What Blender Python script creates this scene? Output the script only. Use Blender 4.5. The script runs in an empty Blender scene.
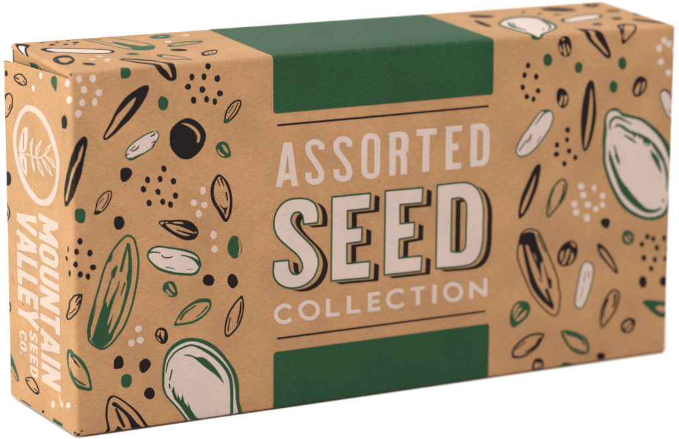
import bpy, math
import numpy as np
from mathutils import Matrix, Vector
from mathutils.geometry import delaunay_2d_cdt

scene = bpy.context.scene
MM = 0.001
# ------------------------------------------------------------------ camera
cam_d = bpy.data.cameras.new("camera")
cam = bpy.data.objects.new("camera", cam_d)
scene.collection.objects.link(cam)
cam_m = Matrix([[0.818192, 0.104486, -0.565372], [-0.573088, 0.227198, -0.78737], [0.046182, 0.968227, 0.245771]]).to_4x4()
cam_m.translation = Vector([-0.28866, -0.74882, 0.25879])
cam.matrix_world = cam_m
cam_d.sensor_width = 36.0
cam_d.lens = 169.165
cam_d.shift_x = -0.79208
cam_d.shift_y = 0.03158
cam_d.clip_start = 0.01
cam_d.clip_end = 50.0
cam_d.dof.use_dof = True
cam_d.dof.focus_distance = (cam_m.inverted() @ Vector((0.035, 0.0, 0.05))).z * -1
cam_d.dof.aperture_fstop = 14.5
scene.camera = cam

# ------------------------------------------------------------------ world and lamps
world = bpy.data.worlds.new("World")
scene.world = world
world.use_nodes = True
bg = world.node_tree.nodes["Background"]
bg.inputs[0].default_value = (1.0, 0.99, 0.97, 1)
bg.inputs[1].default_value = 0.25

def softbox(name, loc, target, sx, sy, watts, color):
    d = bpy.data.lights.new(name, 'AREA')
    d.shape = 'RECTANGLE'; d.size = sx; d.size_y = sy; d.energy = watts; d.color = color
    o = bpy.data.objects.new(name, d)
    scene.collection.objects.link(o)
    o.location = loc
    o.rotation_euler = (Vector(target) - Vector(loc)).to_track_quat('-Z', 'Y').to_euler()
    return o
softbox("overhead_softbox", (0.0, -0.42, 1.3), (0.08, -0.1, 0.0), 0.7, 0.5, 19.0, (1.0, 0.99, 0.99))
softbox("front_softbox", (-0.1, -1.6, 0.6), (0.08, 0.0, 0.03), 0.7, 0.7, 3.3, (1.0, 0.36, 0.10))
softbox("side_softbox", (-1.3, 0.05, 0.4), (0.0, 0.02, 0.04), 0.6, 0.6, 20.0, (1.0, 1.0, 0.94))
softbox("backdrop_lamp", (0.1, 0.8, 1.3), (0.1, 1.4, 0.3), 1.8, 0.2, 14.0, (1, 1, 1))

scene.view_settings.view_transform = 'Standard'
scene.view_settings.look = 'None'
scene.view_settings.exposure = 0.0
scene.view_settings.gamma = 1.0

# ------------------------------------------------------------------ materials
def nodes_of(name):
    m = bpy.data.materials.new(name); m.use_nodes = True
    nt = m.node_tree
    return m, nt, nt.nodes["Principled BSDF"]

def paper(name, base, grain=0.20, mott=0.10, speck=0.5, rough=0.78, bump=0.25, show=0.0, spec=0.15):
    """kraft board or ink printed on it; everything runs on the unfolded millimetre UVs"""
    m, nt, bs = nodes_of(name)
    N, Lk = nt.nodes, nt.links
    uv = N.new('ShaderNodeUVMap'); uv.uv_map = 'net'
    def noise(scale, detail=3.0, rough_=0.6, stretch=(1, 1, 1), rot=0):
        mp = N.new('ShaderNodeMapping'); mp.inputs['Scale'].default_value = stretch
        mp.inputs['Rotation'].default_value[2] = rot
        Lk.new(uv.outputs[0], mp.inputs[0])
        n = N.new('ShaderNodeTexNoise'); n.inputs['Scale'].default_value = scale
        n.inputs['Detail'].default_value = detail; n.inputs['Roughness'].default_value = rough_
        Lk.new(mp.outputs[0], n.inputs['Vector'])
        return n.outputs['Fac']
    def rng(sock, a0, a1, b0, b1):
        r = N.new('ShaderNodeMapRange'); Lk.new(sock, r.inputs[0])
        for i, v in enumerate((a0, a1, b0, b1)): r.inputs[i + 1].default_value = v
        return r.outputs[0]
    def mul(a_, b_):
        q = N.new('ShaderNodeMath'); q.operation = 'MULTIPLY'; Lk.new(a_, q.inputs[0]); Lk.new(b_, q.inputs[1]); return q.outputs[0]
    g = noise(2.6, 4.0, 0.7)                       # fine pulp grain
    fb = noise(1.5, 3.0, 0.6, (0.35, 1.6, 1), 0.5)  # short fibres
    mo = noise(0.07, 3.0, 0.55)                    # cloudy board
    sp = noise(1.15, 2.0, 0.5, (1, 1.7, 1), 1.1)
    val = mul(mul(rng(g, 0.3, 0.7, 1 - grain, 1 + grain), rng(fb, 0.3, 0.7, 1 - grain * .55, 1 + grain * .55)),
              mul(rng(mo, 0.3, 0.7, 1 - mott, 1 + mott), rng(sp, 0.69, 0.76, 1.0, 1 - speck)))
    vm = N.new('ShaderNodeVectorMath'); vm.operation = 'SCALE'
    vm.inputs[0].default_value = base
    Lk.new(val, vm.inputs['Scale'])
    last = vm.outputs[0]
    if show > 0:                                   # pinholes of bare board in the ink
        pin = noise(3.3, 2.0, 0.6)
        mx = N.new('ShaderNodeMix'); mx.data_type = 'RGBA'
        Lk.new(rng(pin, 0.60, 0.74, 0.0, show), mx.inputs[0])
        Lk.new(last, mx.inputs[6]); mx.inputs[7].default_value = (*KRAFT, 1)
        last = mx.outputs[2]
    # scuffed board along the two folds, broken up by noise
    sx = N.new('ShaderNodeSeparateXYZ'); Lk.new(uv.outputs[0], sx.inputs[0])
    def dist(sock, c):
        s_ = N.new('ShaderNodeMath'); s_.operation = 'SUBTRACT'; Lk.new(sock, s_.inputs[0]); s_.inputs[1].default_value = c
        a_ = N.new('ShaderNodeMath'); a_.operation = 'ABSOLUTE'; Lk.new(s_.outputs[0], a_.inputs[0]); return a_.outputs[0]
    mn = N.new('ShaderNodeMath'); mn.operation = 'MINIMUM'
    Lk.new(dist(sx.outputs[0], 0.0), mn.inputs[0]); Lk.new(dist(sx.outputs[1], 95.2), mn.inputs[1])
    wear = mul(rng(mn.outputs[0], 0.05, 0.8, 1.0, 0.0), rng(noise(0.9, 5.0, 0.75), 0.50, 0.72, 0.0, 0.16))
    wx = N.new('ShaderNodeMix'); wx.data_type = 'RGBA'
    Lk.new(wear, wx.inputs[0]); Lk.new(last, wx.inputs[6]); wx.inputs[7].default_value = (0.46, 0.29, 0.16, 1)
    last = wx.outputs[2]
    Lk.new(last, bs.inputs['Base Color'])
    bs.inputs['Roughness'].default_value = rough
    bs.inputs['Specular IOR Level'].default_value = spec
    bp = N.new('ShaderNodeBump'); bp.inputs['Strength'].default_value = bump; bp.inputs['Distance'].default_value = 0.00006
    ad = N.new('ShaderNodeMath'); ad.operation = 'ADD'; Lk.new(g, ad.inputs[0]); Lk.new(fb, ad.inputs[1])
    Lk.new(ad.outputs[0], bp.inputs['Height'])
    Lk.new(bp.outputs[0], bs.inputs['Normal'])
    return m

KRAFT = (0.359, 0.200, 0.094)
MAT = {
    'B': paper("kraft_board", KRAFT),
    'K': paper("black_ink", (0.010, 0.008, 0.009), 0.25, 0.1, 0.0, 0.7, 0.2, 0.04, 0.08),
    'G': paper("green_ink", (0.0125, 0.057, 0.0245), 0.30, 0.08, 0.0, 0.6, 0.25, 0.06, 0.12),
    'W': paper("pale_pink_ink", (0.475, 0.39, 0.35), 0.10, 0.05, 0.15, 0.7, 0.2, 0.32, 0.15),
    'w': paper("thin_pale_pink_ink", (0.435, 0.345, 0.295), 0.10, 0.06, 0.15, 0.7, 0.2, 0.38, 0.15),
    'E': paper("raw_board_edge", (0.50, 0.31, 0.17), 0.2, 0.1, 0.3),
}
ORDER = ['B', 'K', 'G', 'W', 'E', 'w']

# ------------------------------------------------------------------ the unfolded box: folds bend the printed net
W, D, H = 176.2909, 41.2822, 95.0
AL, LF = 0.0501, 41.1060
BA, BB = 54.4079, 118.7297
R = 1.0
NF = 7
TURN = math.pi / 2 - AL
RA = R / math.tan(TURN / 2)

def fold_z(u):            # the board of the lid crowns a little along its front fold
    t = min(max(u / W, 0), 1)
    return 0.35 * math.sin(math.pi * t) ** 0.7

def bulge(u, v):          # faces of a filled box are never quite flat
    t = math.sin(math.pi * min(max(u / W, 0), 1)); s = math.sin(math.pi * min(max(v / H, 0), 1))
    return -0.35 * t * s

def net(u, v):
    """unfolded millimetres -> position, outward normal"""
    side = R - 1e-3 <= v <= H - 0.7 + 1e-3 and (u < R - 1e-3 or u > W - R + 1e-3)
    if (v > H - R or v < R) and not side:
        lift = fold_z(u)
        if v > H + R - 1e-3:
            if u < R - 1e-3:      # lid rolls down over the end
                if u > -R:
                    t = (R - u) / (2 * R) * math.pi / 2
                    return (R - R * math.sin(t), v - H, H - R + R * math.cos(t) + lift), (-math.sin(t), 0, math.cos(t))
                return (0, v - H, H + u + lift), (-1, 0, 0)
            k = max(0, 1 - (v - H) / D)
            return (u, v - H, H + lift * k), (0, 0, 1)
        if v > H - R:
            t = (v - (H - R)) / (2 * R) * math.pi / 2
            return (u, R - R * math.cos(t), H - R + R * math.sin(t) + lift * max(0, t)/ (math.pi/2)), (0, -math.cos(t), math.sin(t))
        if v > -R:
            t = (R - v) / (2 * R) * math.pi / 2
            return (u, R - R * math.cos(t), R - R * math.sin(t)), (0, -math.cos(t), -math.sin(t))
        return (u, -v, 0), (0, 0, -1)
    if u < R:
        if u > -R:
            t = (R - u) / (2 * R) * TURN
            return (R - RA * math.sin(t), RA - RA * math.cos(t), v), (-math.sin(t), -math.cos(t), 0)
        s = -u
        return (-math.sin(AL) * s, math.cos(AL) * s, v), (-math.cos(AL), -math.sin(AL), 0)
    if u > W - R:
        if u < W + R:
            t = (u - (W - R)) / (2 * R) * math.pi / 2
            return (W - R + R * math.sin(t), R - R * math.cos(t), v), (math.sin(t), -math.cos(t), 0)
        return (W, u - W, v), (1, 0, 0)
    return (u, bulge(u, v), v), (0, -1, 0)

def flap_top(u):
    return 93.4 - 2.6 * (-u) / LF

def in_carton(u, v):
    if v > H + R: return -R - 0.2 <= u <= W and v <= H + D
    if v > H - 0.7: return 0.3 <= u <= W - 0.35
    if v >= R:    return -R <= u <= W + D
    if v >= -R:   return R <= u <= W - 0.35
    return 0.3 <= u <= W - 0.2 and v >= -D

def in_flap(u, v): return -LF <= u <= -R and R * 0.35 <= v <= flap_top(u)

def smooth(p, n=5):
    m = len(p); o = []
    for i in range(m):
        a, b, c, d = p[i - 1], p[i], p[(i + 1) % m], p[(i + 2) % m]
        if b == c: continue
        for k in range(n):
            s = k / n; q = []
            for j in (0, 1):
                q.append(.5 * (2 * b[j] + (-a[j] + c[j]) * s + (2 * a[j] - 5 * b[j] + 4 * c[j] - d[j]) * s * s
                               + (-a[j] + 3 * b[j] - 3 * c[j] + d[j]) * s ** 3))
            o.append(tuple(q))
    return o

def inside(px, py, contours):
    """even-odd over several contours, nonzero for one"""
    wn = np.zeros(len(px), int)
    for c in contours:
        x0, y0 = c[:, 0], c[:, 1]; x1, y1 = np.roll(x0, -1), np.roll(y0, -1)
        for a0, b0, a1, b1 in zip(x0, y0, x1, y1):
            cr = (a1 - a0) * (py - b0) - (px - a0) * (b1 - b0)
            wn += ((b0 <= py) & (b1 > py) & (cr > 0)).astype(int)
            wn -= ((b0 > py) & (b1 <= py) & (cr < 0)).astype(int)
    return (wn % 2 == 1) if len(contours) > 1 else (wn != 0)

def link(ob, parent=None):
    scene.collection.objects.link(ob)
    if parent: ob.parent = parent
    return ob

def printed(name, shapes, parent, keep, default, lines_u=(), lines_v=(), lift=0.0, place=net, ext=None, extra=None):
    """triangulate the net with every printed outline as an edge, paint triangles in printing order, fold"""
    V, E = [], []
    def add(pts, closed=True):
        k = len(V); V.extend(Vector(p) for p in pts); n = len(pts)
        E.extend((k + i, k + (i + 1) % n) for i in range(n if closed else n - 1))
    conts = []
    for col, cs in shapes:
        cs = [np.array(c, float) for c in cs]
        conts.append((col, cs))
        for c in cs: add([tuple(p) for p in c])
    if ext:
        u0, u1, v0, v1 = ext
        for u in lines_u: add([(u, v0), (u, v1)], False)
        for v in lines_v: add([(u0, v), (u1, v)], False)
    vo, eo, fo, *_ = delaunay_2d_cdt(V, E, [], 0, 1e-4)
    P = np.array([tuple(v) for v in vo]); F = np.array([tuple(q) for q in fo])
    cen = P[F].mean(1); px, py = cen[:, 0], cen[:, 1]
    cls = np.full(len(F), ORDER.index(default) if default else -1)
    for col, cs in conts:
        allp = np.concatenate(cs); lo, hi = allp.min(0), allp.max(0)
        idx = np.nonzero((px >= lo[0]) & (px <= hi[0]) & (py >= lo[1]) & (py <= hi[1]))[0]
        if not len(idx): continue
        hit = idx[inside(px[idx], py[idx], cs)]
        cls[hit] = -1 if (col == 'B' and default is None) else ORDER.index(col)
    sel = [i for i in range(len(F)) if cls[i] >= 0 and keep(px[i], py[i])]
    used = sorted({int(j) for i in sel for j in F[i]}); re = {j: k for k, j in enumerate(used)}
    verts, uvs = [], []
    for j in used:
        p, n = place(P[j][0], P[j][1])
        verts.append(tuple((p[q] + n[q] * lift) * MM for q in range(3))); uvs.append(P[j])
    faces, mats = [], []
    for i in sel:
        t = [re[int(j)] for j in F[i]]
        a_, b_, c_ = (P[int(j)] for j in F[i])
        if (b_[0] - a_[0]) * (c_[1] - a_[1]) - (b_[1] - a_[1]) * (c_[0] - a_[0]) < 0: t.reverse()
        faces.append(t); mats.append(int(cls[i]))
    ns = len(faces)
    if extra:
        for quad in extra:
            k = len(verts); verts += [tuple(q * MM for q in p) for p in quad]; uvs += [np.array((p[0] + p[1], p[2])) for p in quad]
            faces.append(list(range(k, k + 4))); mats.append(ORDER.index('E'))
    me = bpy.data.meshes.new(name); me.from_pydata(verts, [], faces)
    for c in ORDER: me.materials.append(MAT[c])
    me.polygons.foreach_set('material_index', mats)
    me.polygons.foreach_set('use_smooth', [i < ns for i in range(len(faces))])
    uvl = me.uv_layers.new(name='net')
    for lp in me.loops: uvl.data[lp.index].uv = uvs[lp.vertex_index]
    me.update()
    return link(bpy.data.objects.new(name, me), parent)

def slab(pts_out, inward, th):
    """edge and back faces of a piece of board whose printed face is pts_out (4 corners, mm)"""
    bk = [tuple(p[q] + inward[q] * th for q in range(3)) for p in pts_out]
    qs = [[bk[3], bk[2], bk[1], bk[0]]]
    for i in range(4):
        j = (i + 1) % 4
        qs.append([pts_out[j], pts_out[i], bk[i], bk[j]])
    return qs

# ------------------------------------------------------------------ printed artwork, hundredths of a millimetre on the net
ART = """print W 1|295,9311 266,9257 217,9241 169,9266 138,9327 156,9393 198,9430 252,9434 285,9377
print W 1|660,9293 629,9238 575,9215 526,9252 490,9310 504,9380 554,9415 612,9412 652,9360
print W 1|420,9024 389,8967 333,8953 284,8987 260,9043 266,9107 311,9146 369,9142 409,9090
print W 1|812,8924 785,8867 724,8859 665,8881 638,8942 656,9001 701,9039 760,9030 805,8987
print W 1|360,8700 335,8642 286,8636 238,8654 217,8717 230,8778 268,8817 316,8811 356,8768
print W 1|685,8689 661,8630 612,8609 567,8643 544,8705 558,8768 594,8813 645,8809 678,8755
print W 1|266,8428 230,8377 176,8353 121,8383 98,8448 114,8510 154,8553 212,8545 252,8495
print G 0|1350,9635 1549,9556 1569,9461 1581,9396 1564,9323 1523,9272 1440,9249 1358,9255 1312,9281 1297,9392
print K 1|2003,9041 2050,8995 2045,8908 1943,8690 1746,8422 1510,8166 1376,8062 1158,7871 957,7737 868,7716 819,7762 830,7835 911,7989 1030,8189 1182,8469 1384,8726 1619,8900 1853,9017
print B 1|1683,8750 1676,8670 1598,8531 1446,8350 1294,8178 1227,8091 1076,7920 915,7786 876,7783 893,7846 977,7968 1112,8166 1180,8307 1381,8500 1566,8663
print G 1|2175,7851 1940,7780 1671,7638 1502,7507 1411,7379 1399,7266 1448,7174 1564,7137 1800,7223 2019,7330 2164,7421 2192,7508 2260,7577 2315,7703 2276,7814 2196,7854
print W 1|2188,7818 2126,7802 2042,7779 1955,7749 1866,7707 1773,7657 1691,7609 1626,7566 1573,7524 1528,7482 1491,7441 1462,7401 1443,7364 1433,7330 1430,7299 1433,7269 1441,7241 1453,7217 1470,7198 1492,7182 1518,7171 1557,7170 1621,7188 1702,7219 1783,7254 1859,7288 1934,7325 2000,7360 2058,7391 2106,7420 2137,7445 2148,7464 2150,7490 2161,7527 2187,7556 2211,7576 2231,7598 2252,7633 2272,7674 2281,7708 2277,7739 2264,7770 2250,7793 2234,7805 2210,7815 2184,7823 2158,7862 2213,7827
print K 0|1537,7374 1678,7491 1676,7508 1659,7512 1518,7395 1520,7378
print K 0|1591,7346 1622,7358 1654,7369 1685,7381 1712,7396 1734,7414 1750,7434 1763,7454 1777,7472 1769,7493 1747,7495 1733,7476 1720,7457 1707,7440 1690,7426 1667,7413 1639,7402 1607,7391 1576,7379 1572,7359
print K 0|1407,7252 1508,7298 1510,7316 1492,7326 1392,7280 1389,7261
print K 0|2113,7696 2207,7740 2209,7754 2195,7761 2101,7717 2099,7703
print K 0|2112,7517 2206,7574 2207,7589 2193,7595 2098,7538 2098,7523
print G 1|1458,7202 1599,7209 1750,7263 1874,7297 1800,7223 1598,7134 1498,7143
print K 0|2080,7691 2225,7776 2226,7791 2212,7797 2066,7712 2066,7698
print K 0|2113,7429 2225,7533 2222,7548 2208,7551 2095,7447 2098,7433
print G 1|2560,8490 2512,8386 2420,8350 2328,8405 2290,8521 2306,8640 2379,8721 2475,8692 2550,8613
print K 1|3084,8101 3322,7999 3508,7796 3579,7592 3523,7383 3426,7227 3264,7087 3076,7016 2872,7071 2720,7213 2620,7372 2588,7597 2634,7848 2846,8033
print B 1|2913,7971 2981,7975 3117,7938 3293,7824 3402,7673 3421,7557 3386,7445 3345,7428 3325,7483 3329,7614 3235,7770 3082,7888
print K 1|1260,6789 1278,6920 1412,6963 1535,6909 1580,6791 1492,6652 1357,6584 1278,6647
print K 1|2501,6823 2484,6770 2440,6748 2389,6763 2361,6818 2357,6878 2388,6923 2439,6915 2480,6880
print K 1|2054,6572 2044,6516 2000,6494 1950,6513 1918,6565 1923,6622 1948,6670 1999,6668 2045,6633
print K 1|2391,6563 2374,6513 2334,6488 2286,6508 2257,6557 2254,6615 2286,6652 2334,6663 2374,6619
print K 1|2756,6473 2740,6416 2694,6392 2642,6412 2611,6467 2615,6525 2645,6564 2692,6567 2737,6534
print K 1|1948,6334 1928,6282 1886,6259 1837,6278 1802,6328 1803,6390 1834,6434 1885,6430 1930,6396
print K 1|2331,6235 2319,6180 2275,6160 2228,6182 2198,6230 2191,6290 2227,6325 2273,6326 2313,6290
print K 1|2804,6087 2790,6033 2746,6013 2696,6027 2660,6080 2665,6141 2696,6182 2745,6180 2790,6147
print K 1|2091,5963 2076,5910 2033,5887 1984,5907 1950,5957 1955,6016 1983,6059 2032,6057 2076,6023
print K 1|2456,5958 2440,5907 2399,5886 2353,5904 2321,5952 2321,6010 2352,6049 2399,6052 2445,6019
print K 1|2662,5867 2654,5809 2607,5794 2557,5806 2531,5862 2526,5921 2558,5961 2606,5961 2650,5926
print K 1|3719,9378 3692,9330 3646,9313 3601,9338 3570,9392 3586,9452 3625,9489 3677,9484 3719,9441
print K 1|3269,9135 3246,9084 3202,9061 3161,9095 3142,9149 3149,9207 3184,9241 3229,9236 3268,9198
print K 1|3601,9119 3582,9062 3536,9047 3490,9073 3468,9133 3480,9193 3517,9230 3563,9222 3596,9179
print K 1|3976,9037 3948,8985 3898,8969 3847,8993 3817,9052 3830,9118 3877,9148 3931,9151 3968,9100
print K 1|3182,8890 3154,8846 3098,8834 3043,8856 3013,8906 3031,8956 3075,8986 3134,8984 3177,8943
print K 1|3569,8784 3536,8737 3486,8722 3432,8743 3415,8802 3418,8863 3465,8891 3516,8886 3557,8846
print K 1|4046,8651 4019,8605 3964,8593 3909,8615 3882,8667 3898,8718 3939,8755 3995,8739 4043,8706
print K 1|3320,8527 3298,8467 3245,8459 3196,8482 3172,8543 3179,8609 3224,8643 3276,8637 3315,8591
print K 1|3665,8522 3643,8469 3597,8460 3555,8484 3534,8538 3541,8596 3579,8626 3625,8627 3658,8582
print K 1|3881,8442 3859,8390 3820,8377 3782,8401 3762,8456 3769,8517 3803,8550 3844,8546 3879,8507
print K 1|1731,10643 1863,10696 2016,10618 2222,10466 2450,10201 2595,9915 2741,9701 2757,9494 2789,9336 2791,9174 2737,9104 2619,9097 2502,9164 2302,9373 2187,9645 2080,9809 1922,10063 1835,10340 1748,10497
print B 1|1820,10591 2018,10459 2245,10195 2338,10105 2512,9879 2563,9582 2621,9398 2671,9226 2653,9185 2620,9220 2537,9356 2421,9484 2335,9776 2183,9975 2074,10106 1917,10377
print K 1|4527,8456 4552,8321 4436,8097 4239,7918 4084,7877 4068,7972 4126,8201 4265,8384 4405,8458
print B 1|4498,8422 4503,8411 4510,8380 4505,8335 4482,8272 4444,8196 4397,8126 4339,8062 4272,8002 4211,7957 4159,7932 4113,7921 4095,7920 4109,7908 4110,7920 4115,7962 4126,8028 4144,8107 4170,8179 4207,8242 4254,8302 4300,8349 4341,8380 4382,8401 4421,8414 4460,8422 4491,8424
print K 0|4447,8390 4423,8341 4400,8292 4374,8243 4341,8190 4299,8134 4249,8074 4196,8012 4145,7951 4151,7933 4170,7931 4221,7992 4274,8054 4324,8114 4368,8173 4402,8227 4428,8277 4451,8326 4476,8376 4466,8392
print K 0|4210,8132 4357,8322 4352,8337 4337,8338 4189,8148 4194,8133
print G 1|4076,7994 4223,7966 4223,7904 4100,7875
print G 1|4041,7404 4179,7314 4260,7016 4055,6965 3892,7089 3836,7251 3910,7377
print B 1|4008,7321 4114,7265 4187,7117 4154,7089 4072,7167
print B 1|3893,7222 3974,7121 4080,7033 4023,7015 3917,7110
print K 1|3911,6548 4031,6480 4176,6300 4272,6007 4292,5721 4253,5474 4169,5302 4089,5263 4003,5352 3865,5600 3751,5792 3687,6015 3702,6263 3807,6468
print B 1|3893,6454 3979,6459 4100,6291 4196,6015 4219,5745 4180,5515 4177,5451 4135,5372 4093,5366 4066,5453 3982,5592 3838,5817 3787,6022 3799,6270
print K 0|3860,6425 3928,6232 3948,6225 3959,6240 3891,6432 3872,6440
print K 0|3945,6429 4046,6208 4061,6203 4070,6215 3999,6443 3965,6455
print K 0|4090,6051 4134,5833 4160,5819 4179,5837 4135,6055 4110,6068
print K 1|3924,5775 3993,5691 4069,5643 4160,5661 4132,5587 4107,5466 4068,5469 4055,5578 3976,5669
print W 1|3315,5837 3281,5790 3230,5778 3177,5800 3147,5858 3162,5920 3208,5950 3262,5944 3302,5900
print W 1|3606,5748 3568,5704 3511,5686 3457,5720 3430,5772 3434,5832 3488,5855 3548,5856 3592,5809
print W 1|3450,5521 3414,5467 3362,5454 3308,5479 3287,5545 3294,5613 3337,5658 3396,5648 3436,5593
print W 1|3852,4923 3821,4866 3765,4843 3704,4874 3681,4946 3690,5017 3738,5063 3799,5041 3847,4994
print W 1|3883,4541 3846,4491 3788,4478 3729,4506 3697,4566 3716,4626 3762,4664 3826,4659 3866,4605
print W 1|3561,6132 3530,6077 3478,6054 3424,6084 3405,6153 3413,6221 3457,6259 3511,6253 3556,6205
print K 1|2270,5446 2349,5487 2587,5466 2893,5447 3133,5376 3297,5219 3354,5070 3291,4933 3164,4880 2958,4905 2719,5037 2482,5212 2320,5351
print B 1|2466,5363 2535,5372 2688,5330 2926,5238 3227,5073 3172,5059 2925,5145 2772,5194 2755,5176 3027,5054 3123,5011 2986,5009 2737,5125 2551,5264
print B 1|2311,5422 2382,5444 2423,5417 2354,5368
print B 1|2647,5400 2756,5409 2900,5380 2934,5337 2722,5366
print B 1|2450,5421 2525,5426 2484,5397
print B 1|3247,5081 3279,5098 3306,5058 3268,5039
print G 1|1946,4561 1975,4714 2098,4806 2275,4830 2512,4774 2751,4718 3093,4614 3299,4488 3401,4316 3421,4173 3337,3994 3191,3927 2916,3958 2574,4041 2268,4176 2066,4358
print W 1|2000,4555 2029,4675 2124,4754 2274,4774 2512,4721 2784,4651 3092,4544 3281,4430 3349,4295 3359,4170 3296,4059 3175,3999 2917,4029 2592,4112 2296,4239 2101,4401
print G 0|1999,4641 2034,4645 2068,4650 2102,4653 2137,4653 2175,4647 2217,4637 2261,4626 2304,4615 2318,4628 2309,4646 2267,4659 2223,4672 2180,4684 2137,4692 2097,4695 2060,4694 2025,4691 1990,4689 1978,4664
print G 0|2866,4504 2922,4482 2979,4461 3034,4439 3083,4415 3128,4389 3168,4363 3204,4334 3236,4303 3266,4268 3293,4228 3321,4183 3351,4138 3416,4134 3436,4193 3402,4234 3368,4277 3331,4320 3290,4359 3244,4391 3198,4417 3150,4439 3100,4459 3045,4478 2988,4495 2929,4511 2872,4527 2861,4518
print K 0|2329,4557 2344,4540 2359,4523 2377,4505 2401,4489 2430,4477 2462,4467 2495,4460 2528,4457 2559,4459 2589,4465 2617,4472 2645,4478 2650,4497 2634,4510 2606,4503 2578,4496 2551,4491 2525,4489 2497,4492 2467,4498 2438,4507 2414,4517 2397,4529 2382,4543 2367,4560 2352,4577 2332,4576
print G 0|2454,4226 2692,4149 2703,4158 2697,4172 2459,4249 2448,4241
print G 0|3039,4094 3194,4096 3198,4105 3191,4113 3036,4110 3032,4102
print G 1|4555,4464 4467,4309 4344,4253 4223,4345 4149,4526 4180,4728 4284,4864 4427,4838 4520,4673
print B 1|4442,4779 4516,4620 4507,4397 4440,4309 4474,4529
print K 1|3780,3706 3726,3614 3616,3605 3513,3650 3459,3751 3485,3853 3571,3908 3680,3892 3762,3814
print K 1|4444,3596 4380,3495 4284,3454 4196,3531 4147,3644 4158,3773 4239,3854 4343,3825 4411,3726
print G 1|2572,3851 2692,3783 2769,3556 2740,3432 2586,3417 2439,3515 2362,3658 2408,3809
print B 1|2520,3780 2572,3774 2633,3693 2700,3558 2659,3542 2571,3647
print B 1|2451,3647 2519,3606 2620,3477 2579,3465 2494,3548
print B 1|2409,3599 2450,3560 2535,3470 2484,3483 2426,3540
print G 1|2662,2692 2735,2818 2874,3020 3082,3173 3256,3254 3377,3287 3568,3274 3665,3229 3699,3123 3671,2981 3530,2822 3356,2708 3148,2639 2871,2633 2692,2635
print B 1|2734,2717 2821,2865 2995,3032 3203,3149 3394,3177 3602,3158 3636,3080 3583,2951 3444,2833 3270,2746 3114,2704 2872,2693
print G 0|2866,2767 2896,2811 2924,2854 2955,2894 2997,2934 3055,2975 3127,3017 3205,3060 3281,3102 3282,3122 3263,3132 3184,3095 3103,3058 3025,3020 2958,2980 2909,2937 2872,2893 2842,2851 2811,2810 2825,2771
print G 0|3279,2791 3318,2813 3359,2835 3399,2859 3440,2887 3481,2920 3522,2958 3562,2996 3603,3034 3596,3064 3565,3071 3527,3031 3489,2991 3451,2952 3413,2918 3376,2889 3338,2864 3300,2840 3261,2815 3262,2798
print K 1|2305,2642 2441,2575 2501,2375 2448,2220 2335,2194 2206,2305 2142,2454 2191,2593
print B 1|2246,2576 2300,2562 2266,2489 2237,2415 2204,2480
print B 1|2314,2561 2389,2524 2395,2422 2370,2358 2394,2288 2336,2363 2306,2467
print B 1|2190,2408 2251,2357 2304,2259 2243,2307
print K 1|4542,3241 4591,3134 4612,2893 4540,2560 4406,2338 4240,2188 4152,2145 4075,2202 4051,2348 4090,2616 4197,2875 4366,3092
print B 1|4525,3152 4556,3002 4552,2798 4477,2568 4364,2378 4222,2242 4145,2214 4103,2274 4100,2376 4143,2609 4249,2852 4401,3048
print K 0|4495,3060 4492,3008 4491,2958 4487,2906 4477,2846 4462,2771 4439,2686 4414,2597 4389,2509 4406,2488 4430,2493 4458,2579 4488,2667 4515,2752 4535,2829 4541,2896 4540,2952 4536,3003 4533,3056 4514,3071
print K 0|4195,2681 4134,2324 4150,2306 4171,2313 4232,2670 4216,2688
print G 1|2321,1117 2348,1631 2487,2000 2795,2227 3147,2260 3544,2132 3898,1862 4254,1380 4441,961 4476,386 4465,-229 2966,-102 2967,29 2688,439 2432,756 2346,963
print W 1|2391,1108 2418,1613 2552,1927 2816,2109 3146,2161 3499,2030 3853,1759 4164,1348 4320,934 4372,401 4360,-302 3086,-119 3043,18 2759,429 2484,771 2407,976
print G 0|2458,1419 2469,1483 2479,1547 2491,1608 2512,1666 2544,1724 2585,1783 2630,1836 2678,1882 2726,1918 2777,1946 2832,1970 2892,1989 2957,2009 3023,2027 3092,2035 3165,2027 3246,1994 3335,1944 3428,1884 3518,1818 3608,1752 3697,1678 3782,1600 3861,1518 3936,1431 4006,1340 4069,1247 4118,1157 4153,1076 4176,1000 4191,916 4204,814 4212,689 4215,545 4215,396 4216,251 4216,116 4215,-17 4214,-149 4213,-281 4257,-317 4300,-293 4301,-161 4302,-29 4302,104 4302,239 4304,383 4307,533 4307,679 4300,809 4288,917 4273,1009 4248,1098 4209,1190 4154,1290 4087,1390 4012,1488 3933,1580 3848,1666 3756,1748 3662,1824 3567,1893 3468,1953 3366,2009 3266,2055 3171,2083 3085,2091 3006,2081 2936,2061 2870,2039 2809,2017 2750,1991 2696,1959 2644,1919 2595,1869 2548,1812 2506,1750 2473,1687 2451,1624 2437,1559 2428,1495 2417,1431 2435,1411
print G 1|2919,1806 3056,1819 3276,1721 3409,1704 3541,1634 3762,1401 3940,1138 4041,884 3917,1041 3761,1201 3496,1428 3319,1598 3144,1743
print G 0|2584,1467 2516,1204 2533,1183 2557,1189 2625,1452 2608,1473
print G 0|2502,1089 2522,965 2546,952 2564,967 2543,1091 2520,1105
print G 0|2582,887 2645,1022 2678,852 2747,669 2740,835 2839,592 2885,772 2940,534 3045,389 3029,552 3124,304 3243,99 3393,-53 3441,-170 3131,-38 2825,441 2650,674
print K 1|843,-103 823,154 781,481 812,780 888,961 1007,989 1151,918 1353,755 1622,497 1790,270 1952,-9 2026,-173 1715,-366
print B 1|935,-116 910,74 859,301 842,523 872,772 942,910 1043,926 1251,780 1520,522 1688,285 1856,-5 1905,-172 1647,-322
print K 1|956,743 991,806 1082,776 1249,607 1451,403 1618,176 1760,2 1820,-160 1614,-181 1480,42 1398,275 1281,454 1130,611 1030,675
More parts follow.
